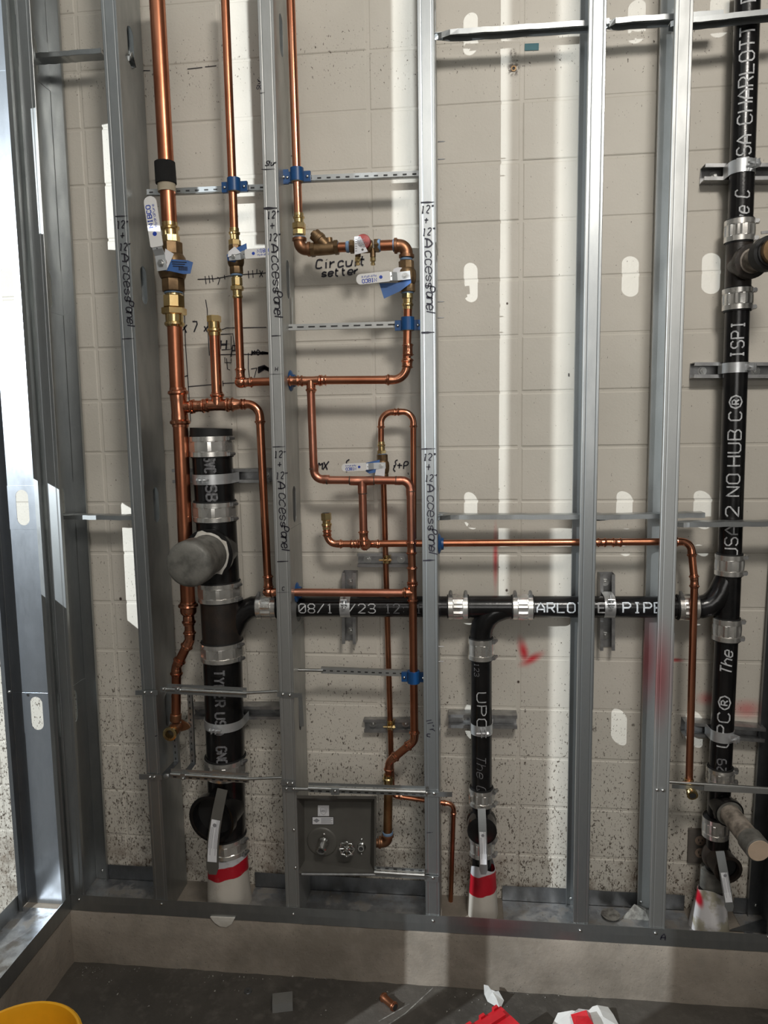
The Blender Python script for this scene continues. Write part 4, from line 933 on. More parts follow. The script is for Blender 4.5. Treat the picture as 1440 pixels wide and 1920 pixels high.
level_strap(stack, (417, 1480), (402, 1640), -.020, -.055, .030, .036, 'grey', -6)
# plastic wrap with a red band where the stack enters the kerb
def wrap_mat(name, zc, half, tilt, xc, c_hi=(.52, .52, .54), c_lo=(.55, .51, .45), dirt=.5):
    m, t, b = nt(name); p = pos(t); s = t.nodes.new('ShaderNodeSeparateXYZ'); t.links.new(p, s.inputs[0]); b.inputs['Roughness'].default_value = .45
    h = math_(t, 'ADD', math_(t, 'SUBTRACT', s.outputs[2], zc), math_(t, 'MULTIPLY', math_(t, 'SUBTRACT', s.outputs[0], xc), -tilt))
    h = math_(t, 'ADD', h, math_(t, 'MULTIPLY', math_(t, 'SUBTRACT', noise(t, p, 16, 2), .5), .02))
    band = math_(t, 'MULTIPLY', ramp(t, h, -half-.001, -half+.001), math_(t, 'SUBTRACT', 1, ramp(t, h, half-.001, half+.001)))
    c = mixc(t, ramp(t, h, -.001, .001), c_lo, c_hi); c = mixc(t, band, c, (.42, .008, .02))
    c = mixc(t, math_(t, 'MULTIPLY', ramp(t, noise(t, p, 22, 5, .65), .55, .75), dirt), c, (.25, .21, .17))
    t.links.new(c, b.inputs['Base Color']); bump(t, noise(t, p, 40, 3), .3, .003, b)
def wrap(parent, top, bot, rt, rb, mat, Yw, label):
    n = 12; segs = 36; mb = MB(); vs = []; random.seed(11)
    ph = [random.uniform(0, 6) for _ in range(6)]
    for i in range(n+1):
        f = i/n; c = P(top[0]+(bot[0]-top[0])*f, top[1]+(bot[1]-top[1])*f, Yw); r = rt+(rb-rt)*f
        for k in range(segs):
            a = 2*PI*k/segs; rr_ = r*(1+.025*math.sin(3*a+ph[0]+f*3)+.02*math.sin(7*a+ph[1]-f*4)); zz = .010*math.sin(2*a+ph[2])*(1-f) if i == 0 else 0
            vs.append(c+V((rr_*math.cos(a), rr_*math.sin(a), zz)))
    mb.add(vs, [(i*segs+k, i*segs+(k+1) % segs, (i+1)*segs+(k+1) % segs, (i+1)*segs+k) for i in range(n) for k in range(segs)])
    mb.build('plastic_wrap', mat, parent, label, smooth=60, solid=.001)
wc = P(430, 1640, .08); wrap_mat('wrap_left', P(428, 1638, .03).z, .021, .22, wc.x)
wrap(stack, (429, 1588), (431, 1712), .0565, .069, 'wrap_left', .078, 'white plastic wrap with red band')
iron(stack, SP(428, 1590), SP(431, 1705), RS-.004)
mb = MB(); fb = P(418, 1728, -.006); vs = [P(*p_, -.008) for p_ in ((394, 1720), (440, 1722), (434, 1733), (424, 1739), (412, 1737), (402, 1730))]
mb.plate(vs, (0, 1, 0), .012).build('foam_drip', 'foam_white', stack, 'foam oozing out under the track')

AXES = [(DP(478, 1137), DP(868, 1137.5)), (DP(985, 1137.5), DP(1290, 1138)), (DP(902, 1222), DP(903, 1500)), (SP(417, 1222), SP(424, 1440)), (SP(396.5, 836), SP(404, 958)),
        (DP(1403, -40), DP(1388, 425)), (DP(1383, 570), DP(1368, 1050)), (DP(1362.5, 1190), DP(1350, 1452))]
# horizontal 2 inch line from the stack wye to the right stack
hz = thing('waste_pipe', 'horizontal black cast iron pipe with date printing, crossing behind the studs', 'pipe', DP(700, 1137))
iron(hz, DP(478, 1137), DP(868, 1137.5), RD); coupling(hz, DP(484, 1137), DP(520, 1137), RD, (0, -.5, .87)); 
def printed(parent, text, p0, p1, R, vdir, h, mat='print_pipe', wid=.0032, slant=0, name='printed_lettering', smooth=0, y0=None, wide=1, face=None, fit=True):
    p0, p1 = V(p0), V(p1); best = None
    for A, B in AXES:
        ab = B-A; t0 = (p0-A).dot(ab)/ab.length_squared; t1 = (p1-A).dot(ab)/ab.length_squared; q0, q1 = A+ab*t0, A+ab*t1; e = (q0-p0).length+(q1-p1).length+max(0, -t0, t0-1, t1-1, -t1)*ab.length
        if best is None or e < best[0]: best = (e, q0, q1)
    _, p0, p1 = best
    d = (p1-p0).normalized(); gl, wx = glyph_lines(text, h, slant, wide=wide); wx -= h/6*1.6; s_ = (p1-p0).length/wx
    mp = cyl_map(p0, d, R, vdir, y0=(-h/2 if y0 is None else y0), facing=face)
    return ink(MB(), [[(a*s_, b) for a, b in pl] for pl in gl], mp, wid, smooth=smooth).build(name, mat, parent, 'white printed lettering')
printed(hz, '08/1', DP(565, 1141), DP(628, 1141), RD, Z_, .026, 'print_pipe', y0=-.019); printed(hz, '/23', DP(656, 1141), DP(706, 1141), RD, Z_, .026, y0=-.019); printed(hz, '12:11', DP(724, 1141), DP(792, 1141), RD, Z_, .026, 'print_faded', y0=-.019)
ty = thing('waste_pipe', 'middle vertical black waste pipe with lever valve, reading UPC downwards', 'pipe', DP(902, 1400))
mb = MB(); mb.cyl(DP(868, 1137.5), DP(972, 1137.5), RD+.001, 32)
mb.sweep([DP(962, 1139), DP(944, 1142), DP(926, 1148), DP(913, 1158), DP(905, 1172), DP(902, 1186), DP(902, 1200)], [.028, .0295, .031, .032, .0318, .031, .0308], 28); mb.build('wye', 'cast_iron', ty, 'black sanitary wye', smooth=60)
coupling(ty, DP(841, 1137), DP(877, 1137), RD, (0, -.35, .93)); coupling(ty, DP(961, 1137.5), DP(998, 1137.5), RD, (0, -.35, .93)); coupling(ty, DP(902, 1196), DP(902, 1234), RD, SD)
iron(ty, DP(902, 1222), DP(903, 1500), RD); coupling(ty, DP(903, 1476), DP(903, 1506), RD, SD)
printed(ty, 'UPC', DP(895, 1292), DP(898, 1358), RD, X_, .026, y0=-.012); printed(ty, '123', DP(893, 1238), DP(893, 1262), RD, X_, .014, 'print_faded', .002, y0=-.02)
printed(ty, 'The Q', DP(897, 1408), DP(900, 1474), RD, X_, .026, 'print_faded', .0022, slant=.3, smooth=1, y0=-.014)
iron(ty, DP(903, 1500), DP(903, 1640), RD-.001)
mb = MB(); mb.ball(DP(903, 1540), .044, 24, (1, .8, 1)); mb.lathe(DP(903, 1540), (0, -1, 0), [(0, .041), (.052, .042), (.054, .036), (.054, .01)], 32); mb.build('valve_body', 'cast_iron', ty, 'round black valve body', smooth=40)
coupling(ty, DP(903, 1568), DP(903, 1600), RD, SD)
level_strap(ty, (903, 1516), (906, 1640), .018, -.018, .022, .023, 'g', 1, .008)
wc = P(905, 1660, .08); wrap_mat('wrap_middle', P(905, 1666, .05).z, .030, .22, wc.x, dirt=.3)
wrap(ty, (906, 1620), (905, 1712), .0345, .046, 'wrap_middle', .092, 'white plastic wrap with broad red band')
rh = thing('waste_pipe', 'horizontal black pipe with bold white maker name and the word PIPE', 'pipe', DP(1140, 1137))
iron(rh, DP(985, 1137.5), DP(1290, 1138), RD)
coupling(rh, DP(1270, 1138), DP(1306, 1138), RD, (0, -.5, .87))
printed(rh, 'CHARLOTTE', DP(968, 1141), DP(1132, 1138), RD, Z_, .026, wid=.0042, fit=False, y0=-.016); printed(rh, 'PIPE', DP(1164, 1138), DP(1236, 1137), RD, Z_, .027, wid=.0042, y0=-.016)

# right stack
RP = lambda x, y: P(x, y, YD)
rs = thing('waste_stack', 'tall black stack at right printed with white lettering, test pipe with tan cap', 'pipe', RP(1350, 1640))
iron(rs, RP(1403, -40), RP(1388, 425), RD); coupling(rs, RP(1387.5, 414), RP(1386, 455), RD, SD)
mb = MB(); mb.cyl(RP(1386, 445), RP(1383, 555), RD+.0015, 36); wt = RP(1386, 500)
od = V((.10, -1, 0)); mb.lathe(wt, od, [(0, .033), (.045, .035), (.048, .042), (.066, .042), (.067, .034)], 32); mb.build('test_tee', 'cast_iron_rough', rs, 'black test tee', smooth=30)
mb = MB().lathe(wt+od*.06, od, [(0, .026), (.005, .0305), (.008, .0305), (.009, .0265), (.075, .0265)], 28); mb.build('outlet_nipple', 'pipe_white_dirty', rs, 'dirty pale outlet pipe')
mb = MB().lathe(wt+od*.125, od, [(0, .033), (.002, .040), (.030, .040), (.034, .034), (.040, .034)], 32); mb.build('rubber_collar', 'rubber', rs)
mb = MB().lathe(wt+od*.16, od, [(0, .030), (.02, .030), (.021, .016), (.03, .016)], 24); mb.lathe(wt+od*.185, od, [(0, .013), (.03, .013)], 6); mb.build('test_plug', 'bronze', rs, 'brown brass test plug')
mb = MB().beam(wt+od*.2+V((-.045, 0, .035)), wt+od*.2+V((.03, 0, .04)), Z_, .006, .004); mb.build('wing_nut', 'strut_steel', rs)
coupling(rs, RP(1383.5, 542), RP(1382.5, 582), RD, SD); iron(rs, RP(1383, 570), RP(1368, 1050), RD); coupling(rs, RP(1368.5, 1039), RP(1367, 1077), RD, SD)
mb = MB(); mb.cyl(RP(1367, 1068), RP(1363, 1170), RD+.0012, 36)
mb.sweep([RP(1296, 1138), RP(1314, 1138), RP(1330, 1134), RP(1343, 1124), RP(1352, 1110), RP(1359, 1092), RP(1364, 1078)], [.0305, .031, .0318, .032, .0315, .030, .027], 28); mb.build('wye', 'cast_iron', rs, 'black wye with swept branch', smooth=60)
coupling(rs, RP(1364, 1159), RP(1362, 1199), RD, SD); iron(rs, RP(1362.5, 1190), RP(1350, 1452), RD); coupling(rs, RP(1351, 1438), RP(1350, 1466), RD, SD)
iron(rs, RP(1350, 1455), RP(1342, 1660), RD)
mb = MB(); tw = RP(1350, 1503); mb.lathe(tw, (.10, -1, -.05), [(0, .033), (.040, .034), (.043, .039), (.058, .039), (.059, .030)], 30); mb.build('test_tee', 'cast_iron', rs, 'black test tee', smooth=30)
t_ = V((.10, -1, -.05)).normalized(); mb = MB().lathe(tw+t_*.055, t_, [(0, .0345), (.004, .0345), (.0045, .0275)], 30); mb.build('grey_gasket', 'cap_grey', rs, 'pale grey gasket')
mb = MB().lathe(tw+t_*.055, t_, [(0, .0275), (.135, .0275)], 30); mb.build('test_pipe', 'pipe_white_dirty', rs, 'dirty whitish test pipe')
mb = MB().lathe(tw+t_*.17, t_, [(0, .0285), (.001, .0315), (.046, .0315), (.048, .0285)], 32); mb.build('cap_skirt', 'cap_grey', rs, 'grey cap skirt')
MB().lathe(tw+t_*.2175, t_, [(0, .0282), (.002, .0275)], 30).build('cap_face', 'cap_tan', rs, 'plain tan cap face')
coupling(rs, RP(1342, 1531), RP(1341, 1566), RD-.001, (.3, 1, 0))
mb = MB(); bc = RP(1344, 1605); mb.ball(bc, .041, 24, (1, .85, 1.05)); b_ = V((.14, -1, .0)); mb.lathe(bc, b_, [(0, .036), (.055, .038), (.066, .039), (.0665, .030), (.055, .028)], 32, caps=False); mb.build('valve_body', 'cast_iron_rough', rs, 'round black valve body', smooth=40)
MB().lathe(bc+b_.normalized()*.05, b_, [(0, .029), (.001, .029)], 24).build('mouth_inside', 'rubber', rs)
mb = MB().lathe(RP(1337, 1628), RP(1334, 1668)-RP(1337, 1628), [(0, .034), (.055, .034)], 32); mb.build('grey_coupling', 'cap_grey', rs, 'dusty grey coupling')
level_strap(rs, (1350, 1596), (1369, 1709), .015, -.02, .022, .023, 'g', 0, .006)
m, t, b = nt('wrap_right'); p = pos(t); b.inputs['Roughness'].default_value = .5
c = mixc(t, ramp(t, noise(t, p, 14, 4, .6), .5, .62), (.62, .60, .60), (.38, .35, .27)); c = mixc(t, blob(t, p, P(1313, 1690, .05), .014, .035, .2, .2), c, (.55, .01, .03)); t.links.new(c, b.inputs['Base Color'])
wrap(rs, (1334, 1664), (1330, 1738), .036, .054, 'wrap_right', .085, 'crumpled white wrap with a red scrap')
for tx, a_, b2, h_, kw in (('CHARLOTTE', (1394, 240), (1401, 36), .031, {}), ('P', (1402, 14), (1403, -10), .031, {}), ('USA', (1390, 318), (1392, 262), .030, {}), ('ve C', (1383, 424), (1385, 366), .03, dict(slant=.3)), ('ISPI', (1384, 672), (1386, 605), .028, {}),
        ('UPC®', (1382, 820), (1383, 742), .028, dict()), ('HUB', (1376, 872), (1379, 806), .029, {}), ('NO', (1373, 928), (1375, 888), .029, {}), ('2', (1371, 966), (1372, 948), .029, {}), ('USA', (1368, 1040), (1370, 984), .029, {}),
        ('The Qu', (1353, 1258), (1360, 1172), .026, dict(slant=.3)), ('UPC®', (1348, 1392), (1354, 1298), .028, {}), ('29', (1346, 1440), (1347, 1415), .02, dict(mat='print_faded'))):
    if tx == 'UPC®' and a_[1] == 820: tx, a_ = 'C®', (1378, 788)
    printed(rs, tx, RP(*a_), RP(*b2), RD, -X_, h_*1.08, wid=.0040, y0=-h_/2-.004, **kw)
# lettering on the 4 inch stack
for tx, a_, b2 in (('TYLER', (408, 1245), (412, 1310)), ('USA', (415, 1323), (418, 1362)), ('GNO', (418, 1385), (420, 1417)), ('SVC', (388, 856), (390, 884)), ('BOLD'.replace('BOLD', 'SB'), (391, 908), (393, 935))):
    printed(stack, tx, SP(*a_), SP(*b2), RS, X_, .028, mat='print_faded', wid=.0058, y0=-.026 if a_[1] > 1200 else -.022, wide=1.0)

# ---------------------------------------------------------------- strut channels on the wall, with their pipe clamps
def strut(label, p0, p1, bolts=(), dep=.041, slots=(), mat='strut_steel'):
    """p0-p1 on the wall face; C section open to the room with turned-in lips"""
    p0, p1 = V(p0), V(p1); a = (p1-p0).normalized(); v = a.cross(Y_).normalized(); t = thing('strut_channel', label, 'channel', (p0+p1)/2)
    hw = .0205; d = dep; prof = [(-hw+.009, d-.006), (-hw+.009, d), (-hw, d), (-hw, .0012), (hw, .0012), (hw, d), (hw-.009, d), (hw-.009, d-.006)]
    vs = []
    for q_ in (p0, p1):
        for s_, y_ in prof: vs.append(q_+v*s_+V((0, -y_, 0)))
    k = len(prof); MB().add(vs, [(j, j+1, k+j+1, k+j) for j in range(k-1)]).build('channel_body', mat, t, smooth=0, solid=.0022)
    for f in slots:
        c = p0.lerp(p1, f)+V((0, -.0028, 0)); o_ = []
        for i in range(16): an = 2*PI*i/16; o_.append(c+a*(math.cos(an)*.007+(.007 if math.cos(an) > 0 else -.007))+v*math.sin(an)*.0065)
        MB().plate(o_, Y_, .0004).build('slot', 'slot_dark', t, smooth=0)
    for f in bolts: place('bolt', BOLT, None, t, p0.lerp(p1, f)+V((0, -.003, 0)))
    return t
def pipe_strap(parent, c, axis, r, wid=.030, Yb=None, dep=.041, mat='clamp_steel', split=0, bolt=True):
    """two-piece strut clamp round a pipe at c; ears hook into the channel"""
    c, a = V(c), V(axis).normalized(); n = V((0, -1, 0)); n = (n-a*n.dot(a)).normalized(); s_ = a.cross(n).normalized(); mb = MB(); N = 22; vs = []
    back = (WY-dep)-c.y - .001
    prof = [(back+.006, -r-.004), (back, -r-.004)]
    for i in range(N+1): an = -PI/2+PI*i/N; prof.append((-math.cos(an)*(r+.0014), math.sin(an)*(r+.0018)))
    prof += [(back, r+.004), (back+.006, r+.004)]
    for y_, x_ in prof:
        for e in (-wid/2, wid/2): vs.append(c+a*e+s_*x_-n*y_)
    mb.add(vs, [(2*i, 2*i+1, 2*i+3, 2*i+2) for i in range(len(prof)-1)]); st = mb.build('pipe_clamp', mat, parent, 'steel pipe clamp', smooth=30, solid=.0018)
    an = split; o_ = c+n*(r*math.cos(an))+s_*(r*math.sin(an)); dd = (n*math.cos(an)+s_*math.sin(an)).normalized()
    if bolt:
        side = dd.cross(a).normalized(); mb = MB()
        for k in (-1, 1): mb.beam(o_+side*.006*k, o_+side*.006*k+dd*.020, side, .0022, wid*.62)
        mb.cyl(o_+dd*.011-side*.016, o_+dd*.011+side*.020, .0030, 10); mb.lathe(o_+dd*.011-side*.014, side, [(0, .0065), (.005, .0065)], 6); mb.build('clamp_bolt', mat, st, smooth=30)
    return st
W = lambda x, y: P(x, y, WY)
s = strut('horizontal strut behind the upper part of the wide left stack', W(333, 891), W(512, 890), bolts=(.06, .93), slots=(.68,)); pipe_strap(s, SP(400, 897), SP(404, 960)-SP(398, 860), RS, .028, split=.15)
s = strut('horizontal strut behind the lower part of the wide left stack', W(366, 1327), W(533, 1327), bolts=(.05, .90), slots=(.68,)); pipe_strap(s, SP(420.5, 1352), SP(424, 1440)-SP(417, 1222), RS, .026, split=.1)
s = strut('short horizontal strut just under the long copper pipe, two bolts', W(672, 1048), W(770, 1048), bolts=(.18, .82), dep=.021); pipe_strap(s, P(725, 1048, .135), Z_, R5, .024, dep=.021, mat='brass', split=0)
s = strut('short horizontal strut low between the marked studs, brass clamp', W(684, 1356), W(778, 1356), bolts=(.17, .82), dep=.021); pipe_strap(s, P(732.5, 1358, .136), Z_, R5, .026, dep=.021, mat='brass', split=0)
s = strut('vertical strut holding the pipe with the printed date', W(658, 1069), W(658, 1200), bolts=(.16, .86)); pipe_strap(s, DP(649, 1137), X_, RD, .029, split=-.5)
s = strut('vertical strut holding the pipe in front of the word PIPE', W(1134, 1072), W(1134, 1212), bolts=(.13, .84)); pipe_strap(s, DP(1141, 1137), X_, RD, .029, split=-.5)
s = strut('horizontal strut behind the middle vertical waste pipe', W(841, 1342), W(968, 1344), bolts=(.22,), slots=(.78,)); pipe_strap(s, DP(903, 1364), Z_, RD, .030, split=.1)
s = strut('topmost horizontal strut behind the right stack', W(1312, 332), W(1460, 331), bolts=(.17,), slots=(.45,)); pipe_strap(s, RP(1391, 316), Z_, RD, .032, split=.45)
s = strut('middle horizontal strut behind the right stack, two bolts', W(1293, 696), W(1455, 696), bolts=(.14, .76), slots=(.36,)); pipe_strap(s, RP(1380, 690), Z_, RD, .026, split=.75)
s = strut('low horizontal strut behind the right stack, near red spray', W(1276, 1356), W(1424, 1368), bolts=(), slots=(.3,)); pipe_strap(s, RP(1353, 1376), Z_, RD, .030, split=.65)

# ---------------------------------------------------------------- slotted bracket rails with blue clamps
def slotted(parent, p0, p1, h=.020, off=V((0, -1, 0)), pitch=.025, mat='galvanized_light', name='slotted_rail', lipped=True, dash=None):
    """flat rail with lipped edges and a row of dark slots; p0-p1 centre line, faces the room"""
    p0, p1 = V(p0), V(p1); a = (p1-p0).normalized(); v = a.cross(Y_).normalized()
    if v.z < 0: v = -v
    prof = [(-h/2, -.010), (-h/2, 0), (h/2, 0), (h/2, -.010)] if lipped else [(-h/2, 0), (h/2, 0)]
    vs = []
    for q_ in (p0, p1): vs += [q_+v*s_+V((0, -y_, 0)) for s_, y_ in prof]
    k = len(prof); r = MB().add(vs, [(j, j+1, k+j+1, k+j) for j in range(k-1)]).build(name, mat, parent, smooth=0, solid=.0012)
    L = (p1-p0).length; n = int(L/pitch); mb = MB(); dl = dash or pitch*.42
    for i in range(n):
        c = p0+a*((i+.5)*L/n)+V((0, -.0011, 0)); mb.add([c-a*dl/2-v*.0018, c+a*dl/2-v*.0018, c+a*dl/2+v*.0018, c-a*dl/2+v*.0018], [(0, 1, 2, 3)])
    mb.build('slot_row', 'slot_dark', r, smooth=0); return r
def blue_clamp(parent, c, r, axis=Z_, ears=(1, 1), hgt=.034):
    """two-ear plastic pipe clamp"""
    c = V(c); mb = MB(); N = 18; vs = []; ri, ro = r+.0003, r+.0065
    mb.sweep([c-Z_*hgt/2, c+Z_*hgt/2], ro, 28); 
    for i, s_ in enumerate((-1, 1)):
        if ears[i]:
            x0 = c.x+s_*ro*.8; x1 = c.x+s_*(ro+.017); mb.box((min(x0, x1), c.y+.003, c.z-hgt*.48), (max(x0, x1), c.y+.013, c.z+hgt*.30))
    o = mb.build('pipe_clamp', 'blue_plastic', parent, 'blue plastic pipe clamp', smooth=30)
    MB().lathe(c-Z_*(hgt/2+.0012), Z_, [(0, r), (0, ro*.88), (.0013, ro*.9)], 24).build('clamp_insert', 'felt_tan', o)
    for i, s_ in enumerate((-1, 1)):
        if ears[i]: place('screw', SCREW, None, o, V((c.x+s_*(ro+.009), c.y+.003, c.z-.004)))
    return o
YR = .066
b1 = thing('bracket_rail', 'slotted bracket rail in the left bay behind the second riser', 'bracket', P(380, 354, YR))
slotted(b1, P(275, 361, YR), P(500, 351, YR), .017, mat='galvanized'); MB().cyl(P(275, 366, YR-.004), P(500, 356, YR-.004), .0022, 8).build('rolled_edge', 'steel', b1); blue_clamp(b1, P(438.5, 347, YC), R3)
b2 = thing('bracket_rail', 'slotted bracket rail beside the third riser above the circuit setter', 'bracket', P(650, 332, YR))
slotted(b2, P(520, 337, YR), P(786, 326, YR), .017, mat='galvanized'); MB().cyl(P(520, 342, YR-.004), P(786, 331, YR-.004), .0022, 8).build('rolled_edge', 'steel', b2); blue_clamp(b2, P(557, 328, YC), R3)
MB().box(P(524, 320, .06), P(541, 344, .052)).build('spare_clamp_ear', 'blue_plastic', b2); place('screw', SCREW, None, b2, P(532, 332, .051))
b3 = thing('bracket_rail', 'slotted bracket rail under the third valve reaching the right marked stud', 'bracket', P(660, 610, YR))
slotted(b3, P(532, 614, YR), P(788, 607, YR), .016, pitch=.031, dash=.018); blue_clamp(b3, P(764.5, 607, YC), R3)
MB().beam(P(549, 557, .1), P(549, 612, .1), Y_, .012, .0015).build('bracket_leg', 'galvanized', b3)
b4 = thing('bracket_rail', 'telescoping bracket with thin rod and slotted tube, above the brass strut clamp', 'bracket', P(660, 1260, YR))
MB().cyl(P(558, 1256, YR), P(606, 1257, YR), .0048, 12).build('rod', 'steel', b4); slotted(b4, P(602, 1257, YR), P(786, 1264, YR), .018, pitch=.020, dash=.009); blue_clamp(b4, P(775.5, 1269, YC), R3, ears=(1, 1))
MB().beam(P(557, 1205, .1), P(557, 1258, .1), Y_, .012, .0015).build('bracket_leg', 'galvanized', b4)

# ---------------------------------------------------------------- rails screwed across the stud faces
def face_rail(label, px0, px1, rod_from, y_slot0, screws, tab0, tab1, posts=(), hook=None):
    t = thing('stud_rail', label, 'bracket', P((px0[0]+px1[0])/2, px0[1], -.01)); YF = -.012
    a_, b_ = P(px0[0], px0[1]-4, YF), P(px1[0], px1[1]-4, YF)
    d = (b_-a_).normalized()
    if rod_from:
        m_ = P(*rod_from, YF); MB().cyl(m_-d*.012, P(px1[0], px1[1]-5, YF), .0042, 14).build('rod', 'steel', t)
        b2_ = m_
    else: b2_ = b_
    MB().cyl(P(y_slot0, px0[1]-5+(y_slot0-px0[0])*(px1[1]-px0[1])/(px1[0]-px0[0]), YF), b2_, .0052, 14).build('rolled_tube', 'steel', t)
    for o_, nm in ((V((0, .004, .0105)), 'u'), (V((0, .002, -.0085)), 'l')):
        s_ = P(y_slot0, px0[1]-5+(y_slot0-px0[0])*(px1[1]-px0[1])/(px1[0]-px0[0]), YF)
        slotted(t, s_+o_, b2_+o_, .0095, pitch=.021, dash=.010, lipped=False, mat='galvanized', name='slotted_edge')
    for tb in (tab0, tab1):
        if tb: MB().plate([P(tb[0], tb[1], -.0035), P(tb[2], tb[3], -.0035), P(tb[2], tb[3]+tb[4], -.0035), P(tb[0], tb[1]+tb[4], -.0035)], (0, -1, 0), .0015).build('end_tab', 'galvanized', t, smooth=0)
    for s_ in screws: place('screw', SCREW, None, t, P(*s_, -.0052))
    return t
r1 = face_rail('rail across the left front studs above the low brass outlet', (300, 1297), (520, 1301), (462, 1300), 312, [(271, 1298.5), (283.5, 1298.5), (530, 1302), (543, 1303.5)], (254, 1294, 296, 1294, 9), (520, 1297, 552, 1300, 9))
for s_ in ((306, 1292), (333, 1292)): MB().box(P(s_[0]-4, s_[1]-5, -.015), P(s_[0]+4, s_[1]+6, -.020)).build('clip', 'galvanized', r1); place('screw', SCREW, None, r1, P(*s_, -.021))
MB().beam(P(563, 1304, .0), P(566, 1362, .0), Y_, .001, .012).build('bent_tail', 'galvanized', r1, smooth=0); MB().plate([P(551, 1300, -.003), P(566, 1300, -.003), P(566, 1308, -.003), P(551, 1308, -.003)], (0, 1, 0), .0015).build('bent_corner', 'galvanized', r1)
r2 = face_rail('rail across the left front studs below the low brass outlet', (305, 1456), (529, 1463), (466, 1461), 320, [(281, 1457.5), (289, 1457.5), (539, 1468.5), (548, 1469)], (261, 1451, 304, 1452, 10), (527, 1463, 555, 1465, 9))
MB().lathe(P(313, 1455, -.015), (0, -1, 0), [(0, .009), (.004, .0085), (.006, .005)], 18).build('round_clip', 'galvanized', r2); MB().box(P(339, 1450, -.015), P(347, 1462, -.020)).build('clip', 'galvanized', r2); place('screw', SCREW, None, r2, P(343, 1460, -.021))
r3_ = face_rail('rail across the studs over the top of the grey fixture box', (552, 1482), (798, 1489), None, 578, [(537, 1479), (550, 1479), (800, 1487), (814, 1488)], (530, 1474, 560, 1475, 10), (792, 1484, 848, 1485, 9))
MB().cyl(P(553, 1479, -.012), P(580, 1479.5, -.012), .0052, 14).build('rolled_tube', 'steel', r3_); MB().box(P(621, 1478, -.016), P(636, 1491, -.021)).build('clip', 'galvanized', r3_, smooth=0); place('screw', SCREW, None, r3_, P(628, 1483.5, -.022))
r4 = face_rail('rail across the studs below the grey fixture box', (700, 1640), (796, 1645), None, 702, [(812, 1646)], None, (796, 1641, 822, 1643, 11))
MB().cyl(P(566, 1639, -.008), P(704, 1640, -.012), .004, 12).build('rod', 'strut_steel', r4)
r5 = thing('stud_rail', 'rail across the right stack below the small brass outlet', 'bracket', P(1340, 1474, .02))
MB().cyl(P(1254, 1466, .03), P(1460, 1480, .03), .0045, 12).build('rolled_tube', 'steel', r5); slotted(r5, P(1320, 1478, .026), P(1460, 1485, .026), .014, pitch=.021, dash=.010, lipped=False, mat='galvanized_light'); slotted(r5, P(1260, 1474, .028), P(1320, 1478, .028), .011, lipped=False, mat='galvanized')
for s_ in ((1243, 1482), (1232, 1481)): place('screw', SCREW, None, r5, P(*s_, -.002))
# the two upright slotted straps that carry the low outlet
us = thing('slotted_strap', 'pair of upright slotted straps behind the low brass outlet', 'bracket', P(340, 1370, .05))
for x0_, x1_, ye in ((322, 330, 1428), (355, 361, 1432)):
    slotted(us, P(x0_, 1300, .07), P(x1_, ye, .07), .014, pitch=.018, dash=.007, lipped=True, mat='galvanized', name='strap')
    MB().add([P(x1_-4, ye, .07), P(x1_+6, ye, .07), P(x1_-16+(4 if x0_ > 340 else 0), ye+27, -.006), P(x1_-28+(4 if x0_ > 340 else 0), ye+26, -.006)], [(0, 1, 2, 3)]).build('strap_foot', 'galvanized_dark', us, smooth=0, solid=.0015)

# ---------------------------------------------------------------- grey recessed fixture box
fb = thing('fixture_box', 'dark grey recessed hydrant box with two stickers, outlet, wheel and port', 'box', P(628, 1565, 0))
c00, c10, c11, c01 = P(556, 1496, .004), P(703, 1497, .004), P(702, 1634, .004), P(559, 1634, .004)
i00, i10, i11, i01 = P(570, 1501, .045), P(697, 1503, .045), P(695, 1618, .045), P(571, 1614, .045)
o00, o10, o11, o01 = P(552, 1491, .003), P(706, 1493, .003), P(705, 1637, .003), P(556, 1637, .003)
MB().add([o00, o10, o11, o01, c00, c10, c11, c01, i00, i10, i11, i01], [(0, 1, 5, 4), (1, 2, 6, 5), (2, 3, 7, 6), (3, 0, 4, 7), (4, 5, 9, 8), (5, 6, 10, 9), (6, 7, 11, 10), (7, 4, 8, 11), (8, 9, 10, 11)]).build('box_shell', 'box_grey', fb, smooth=0, solid=.0015)
rc = P(604, 1578, .0445); MB().lathe(rc, (0, -1, 0), [(0, .046), (.003, .044), (.0045, .040), (.002, .030), (.0016, .02)], 36).build('round_boss', 'box_grey', fb, smooth=40)
MB().plate([P(596, 1510, .043), P(617, 1510, .043), P(617, 1530, .043), P(596, 1530, .043)], (0, -1, 0), .0005).build('square_sticker', 'tag_white', fb, 'square white sticker with shield')
mb = MB(); mp = plane_map(P(606.5, 1521, .043), X_, Z_, V((0, -.0012, 0))); ink(mb, [[(-.009, .009), (-.009, 0), (-.006, -.006), (0, -.011), (.006, -.006), (.009, 0), (.009, .009), (.0, .011), (-.009, .009)], [(-.009, .004), (.009, .004)], [(-.009, -.001), (.009, -.001)]], mp, .0008); gl, _ = glyph_lines('UPC', .005); ink(mb, [[(a-.0068, b-.0008) for a, b in pl] for pl in gl], mp, .0008)
gl, _ = glyph_lines('C', .003); ink(mb, [[(a-.013, b-.013) for a, b in pl] for pl in gl], mp, .0006); mb.build('sticker_print', 'print_grey', fb)
MB().plate([P(585, 1531.5, .043), P(626, 1531.5, .043), P(626, 1546, .043), P(585, 1546, .043)], (0, -1, 0), .0004).build('sticker_border', 'ink', fb)
MB().plate([P(586, 1532.3, .0425), P(625, 1532.3, .0425), P(625, 1545.2, .0425), P(586, 1545.2, .0425)], (0, -1, 0), .0004).build('oblong_sticker', 'tag_white', fb, 'oblong sticker with dark diamond')
